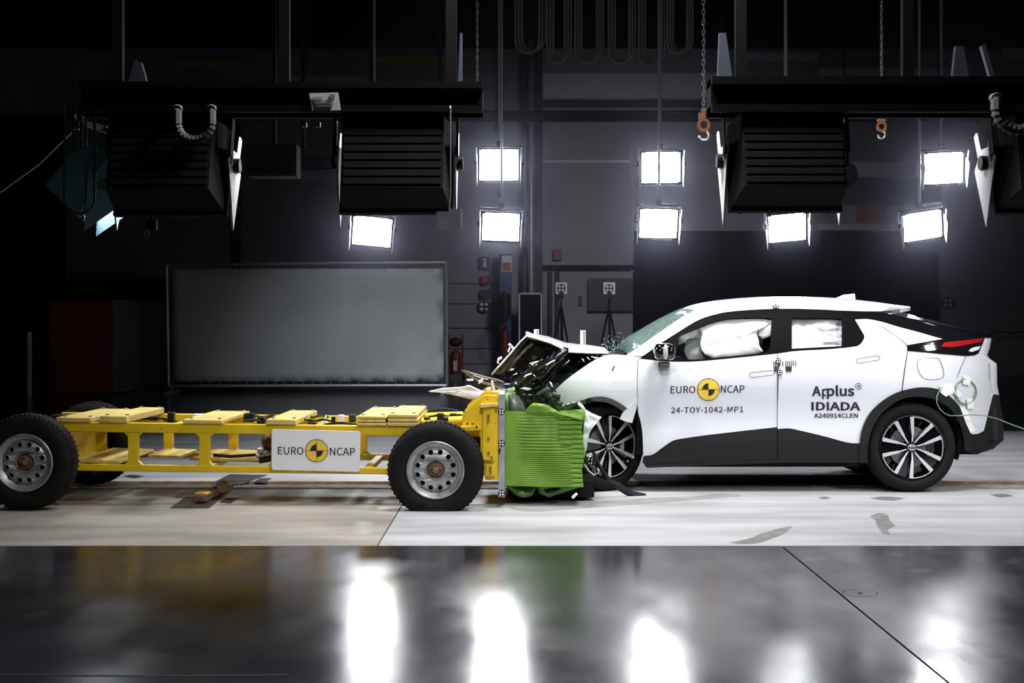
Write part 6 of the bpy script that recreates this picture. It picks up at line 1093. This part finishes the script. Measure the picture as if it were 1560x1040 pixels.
for pts, m in (([(812, 604), (822, 596), (828, 589), (836, 583), (840, 590), (838, 600), (828, 600), (818, 606)], 'sheet'), ([(836, 577), (839, 586), (841, 593), (843, 592), (840, 580)], 'white_matte'), ([(790, 591), (800, 588), (812, 592), (804, 597)], 'white_matte'), ([(796, 576), (801, 570), (810, 565), (812, 567), (803, 573), (798, 578)], 'white_matte'), ([(812, 570), (816, 575), (818, 577), (813, 568)], 'white_matte'), ([(767, 584), (777, 583), (777, 586), (767, 586)], 'white_matte'), ([(783, 584), (786, 580), (788, 583), (786, 587)], 'white_matte'), ([(829, 558), (845, 544), (847, 546), (832, 561)], 'white_matte'), ([(805, 553), (820, 547), (822, 550), (815, 555), (806, 557)], 'white_matte'), ([(885, 542), (889, 551), (891, 554), (889, 547)], 'white_matte'), ([(893, 541), (897, 549), (900, 551), (896, 543)], 'white_matte'), ([(775, 564), (780, 560), (785, 561), (779, 567)], 'alu'), ([(898, 540), (912, 544), (911, 549), (906, 547)], 'white_matte'), ([(760, 590), (764, 592), (762, 597), (757, 595)], 'alu')):
    cx_ = sum(p[0] for p in pts)/len(pts); cy_ = sum(p[1] for p in pts)/len(pts); pts = [(cx_+(p[0]-cx_)*.85, cy_+(p[1]-cy_)*.55) for p in pts]
    patch('trim_and_glint', pts, 10.93, M[m], car, .008, .002, len(pts)+int(pts[0][0]), 1)  # broken trim; the white sliver across the bars stands in for their highlight
plate('front_bumper', [(652, 596), (675, 591), (706, 588.5), (714, 586.5), (725, 591), (742.5, 598), (752, 601), (736, 607), (728, 609), (705, 605), (681, 599.5)], 11.1, W_, 3, .014)
plate('bumper_trim', [(740, 598), (757, 595), (775, 592.5), (784, 590), (784, 595), (772, 597.5), (757, 599.5)], 10.95, M['white_matte'], 6, .02)
plate('bumper_trim', [(702, 563), (735, 572.5), (767, 580.5), (768, 582), (735, 574.5), (703, 565)], 10.9, M['rope'], 8, .01)
plate('bumper_trim', [(704, 566), (730, 579), (752, 587), (773, 593), (772, 595), (750, 589), (728, 581)], 10.9, M['rope'], 9, .01)
plate('fender_fragment', [(892, 624), (905, 631), (916, 635), (910, 641), (905.5, 647), (899, 657), (895, 669), (893, 684), (890, 697), (886.5, 691), (888.5, 660), (890, 640)], 10.72, W_, 2, .02)
plate('fender_fragment', [(881, 612), (884, 614), (891, 622), (893, 627), (889, 629), (885, 620), (880, 615)], 10.6, W_, 4, .01)
plate('fender_edge', [(837, 601.5), (845, 613), (852, 623), (860, 625), (868, 618.5), (882, 612), (879, 616), (866, 623), (858, 629), (851, 626), (842, 613)], 10.95, M['gloss'], 4, .015)
# black strap-like arch strip in front of the front wheel
mb = MB(); pth = smooth_loop([(904, 688), (908, 699), (917, 716), (930, 731), (946, 743), (962, 752), (983, 757)], 5, False)
rowsA = []
for i, p in enumerate(pth):
    t = (pth[min(i+1, len(pth)-1)]-pth[max(i-1, 0)]).normalized(); nn = Vector((-t.y, t.x))*(2.4 if i < len(pth)*.55 else 5.2); Y = 10.66+.25*abs(i/len(pth)-.2)
    rowsA.append([px(p.x+nn.x, p.y+nn.y, Y), px(p.x, p.y, Y-.015), px(p.x-nn.x, p.y-nn.y, Y)])
mb.grid(rowsA); mb.build('arch_strip', M['black'], car, thick=.006)
plate('broken_wheel_piece', [(890, 697), (899, 694), (904, 697), (908, 712), (912, 719), (906, 722), (898, 716), (892, 707)], 10.62, M['gloss'], 5, .02)
mb = MB(); mb.tube([px(890, 707, 10.58), px(897, 717, 10.58), (px(905, 724, 10.58)), px(908, 721, 10.58)], .006); mb.build('broken_wheel_rim', M['silver'], car)
# measuring posts standing on the hood
for x0, x1, y0, y1 in ((813.5, 821, 501.5, 514), (884, 892, 503, 526)):
    Yp = 12.0; a = px(x0, y1+3, Yp); b = px(x1, y0, Yp); mb = MB(); mb.bb(a.x, b.x, Yp-.01, Yp+.01, a.z, b.z); po = mb.build('measuring_post', M['white_matte'], car, smooth=0)
    mb = MB()
    for k in range(int((y1-y0)/2.6)):
        q = px(x1-2.2, y0+2+k*2.6, Yp-.013); mb.bb(q.x-.008, q.x+.008, Yp-.013, Yp-.0105, q.z-.004, q.z+.003)
    mb.build('scale_marks', M['ink'], po, smooth=0)
# ------------------------------------------------------------------ green cable taped to the rear quarter
t = thing('sensor_cable', 'green cable coiled and taped on the rear quarter of the car, trailing right', 'cable', cpt(1471, 597, .02))
mb = MB(); mb.tube([cpt(1471+16.5*math.cos(2*PI*i/40), 597+18*math.sin(2*PI*i/40), .014) for i in range(41)], .006); mb.tube([cpt(1471+15*math.cos(2*PI*i/40), 596+19*math.sin(2*PI*i/40), .018) for i in range(31)], .005); mb.build('coil', M['cable_g'], t)
pts = [cpt(x, y, o) for x, y, o in ((1436, 589, .02), (1431, 595, .03), (1427, 604, .04), (1427, 613, .05), (1431, 622, .06), (1438, 629, .06), (1447, 633, .05))]+[px(1462, 633, 10.98), px(1480, 631.5, 11.0), px(1500, 633, 11.05), px(1520, 638, 11.1), px(1540, 646, 11.1), px(1562, 654, 11.1), px(1600, 668, 11.1), px(1660, 700, 11.1)]
mb = MB(); mb.tube(pts, .0045); mb.build('lead', M['cable_g'], t)
for lp in ([(1468, 571), (1479, 574), (1478, 587), (1467, 585)], [(1473, 606), (1482, 607), (1484, 622), (1474, 623)], [(1432, 586), (1452, 583), (1455, 597), (1441, 604), (1433, 598)], [(1458, 592), (1466, 600), (1462, 606), (1454, 600)], [(1462, 618), (1473, 624), (1486, 655), (1479, 660), (1472, 645)]):
    skin('tape_strip', [lp], M['tape'], off=.022, thick=.001, parent=t, smooth=False)
# thin dark lead on the wall behind the tail
mb = MB(); mb.tube([px(x, y, 36.7) for x, y in ((1503, 518), (1510, 508), (1520, 505), (1540, 507), (1560, 505), (1600, 506))], .02); tag(mb.build('wall_cable', M['ink']), 'thin dark cable along the far wall right of the tail lamp', 'cable')
# flying pieces of the wreck
for i, (pts, Y, lab) in enumerate(([[(774, 525), (777, 523), (784, 531), (782, 533)], 11.0, 'white splinter in mid-air above the engine bay, right half of a broken V'],
    [[(773, 535), (777, 526), (779, 527), (775, 537)], 11.0, 'white splinter in mid-air above the engine bay, left half of a broken V'],
    [[(757, 553), (758, 546), (764, 543), (765, 546), (760, 549), (760, 554)], 11.0, 'bright curled chip flying left of the buckled hood edge'],
    [[(711, 578), (721, 577.5), (721, 580), (711, 580)], 10.8, 'short white splinter flying just above the white bumper piece'],
    [[(748, 581), (751, 580), (755, 597), (752, 598)], 10.7, 'white upright splinter flying above the yellow bracket'],
    [[(741, 591), (747, 590), (748, 594), (742, 595)], 10.7, 'small pale ring-like chip flying above the yellow bracket'],
    [[(729, 580), (736, 577), (736, 581), (729, 585)], 10.7, 'small silver chip flying left of the upright splinter'],
    [[(932, 564), (936, 557), (937, 558), (933, 566)], 10.8, 'tiny dark splinter flying in front of the white fender'],
    [[(871, 757), (878, 751), (880, 753), (873, 760)], 10.05, 'small white splinter just above the floor under the green barrier'])):
    mb = MB(); mb.prism([[px(*p, Y) for p in pts]], (0, .012, .004)); tag(mb.build('splinter', M['ink'] if 'dark' in lab else M['white_matte'], smooth=0), lab, 'splinter', 'splinters flying from the crash')
mb = MB(); rnd = random.Random(11)
for k in range(240):
    g = rnd.gauss(0, 1); x = 932+rnd.gauss(0, 13); y = 529-(x-932)*.4+rnd.gauss(0, 9)
    if k > 150: x = rnd.uniform(935, 1090); y = 540-(x-935)*.56-abs(rnd.gauss(0, 5))-2
    if x > 1000: continue
    s = rnd.uniform(.002, .0065); c = px(x, y, rnd.uniform(11.0, 12.4)); mb.box(c, (s, s*.6, s), rot=Matrix.Rotation(rnd.uniform(0, 3), 3, 'Y') @ Matrix.Rotation(rnd.uniform(0, 3), 3, 'X'))
tag(mb.build('glass_crumbs', M['shard'], smooth=0), 'cloud of tiny glass crumbs bursting from the windscreen base', 'glass crumbs', kind='stuff')
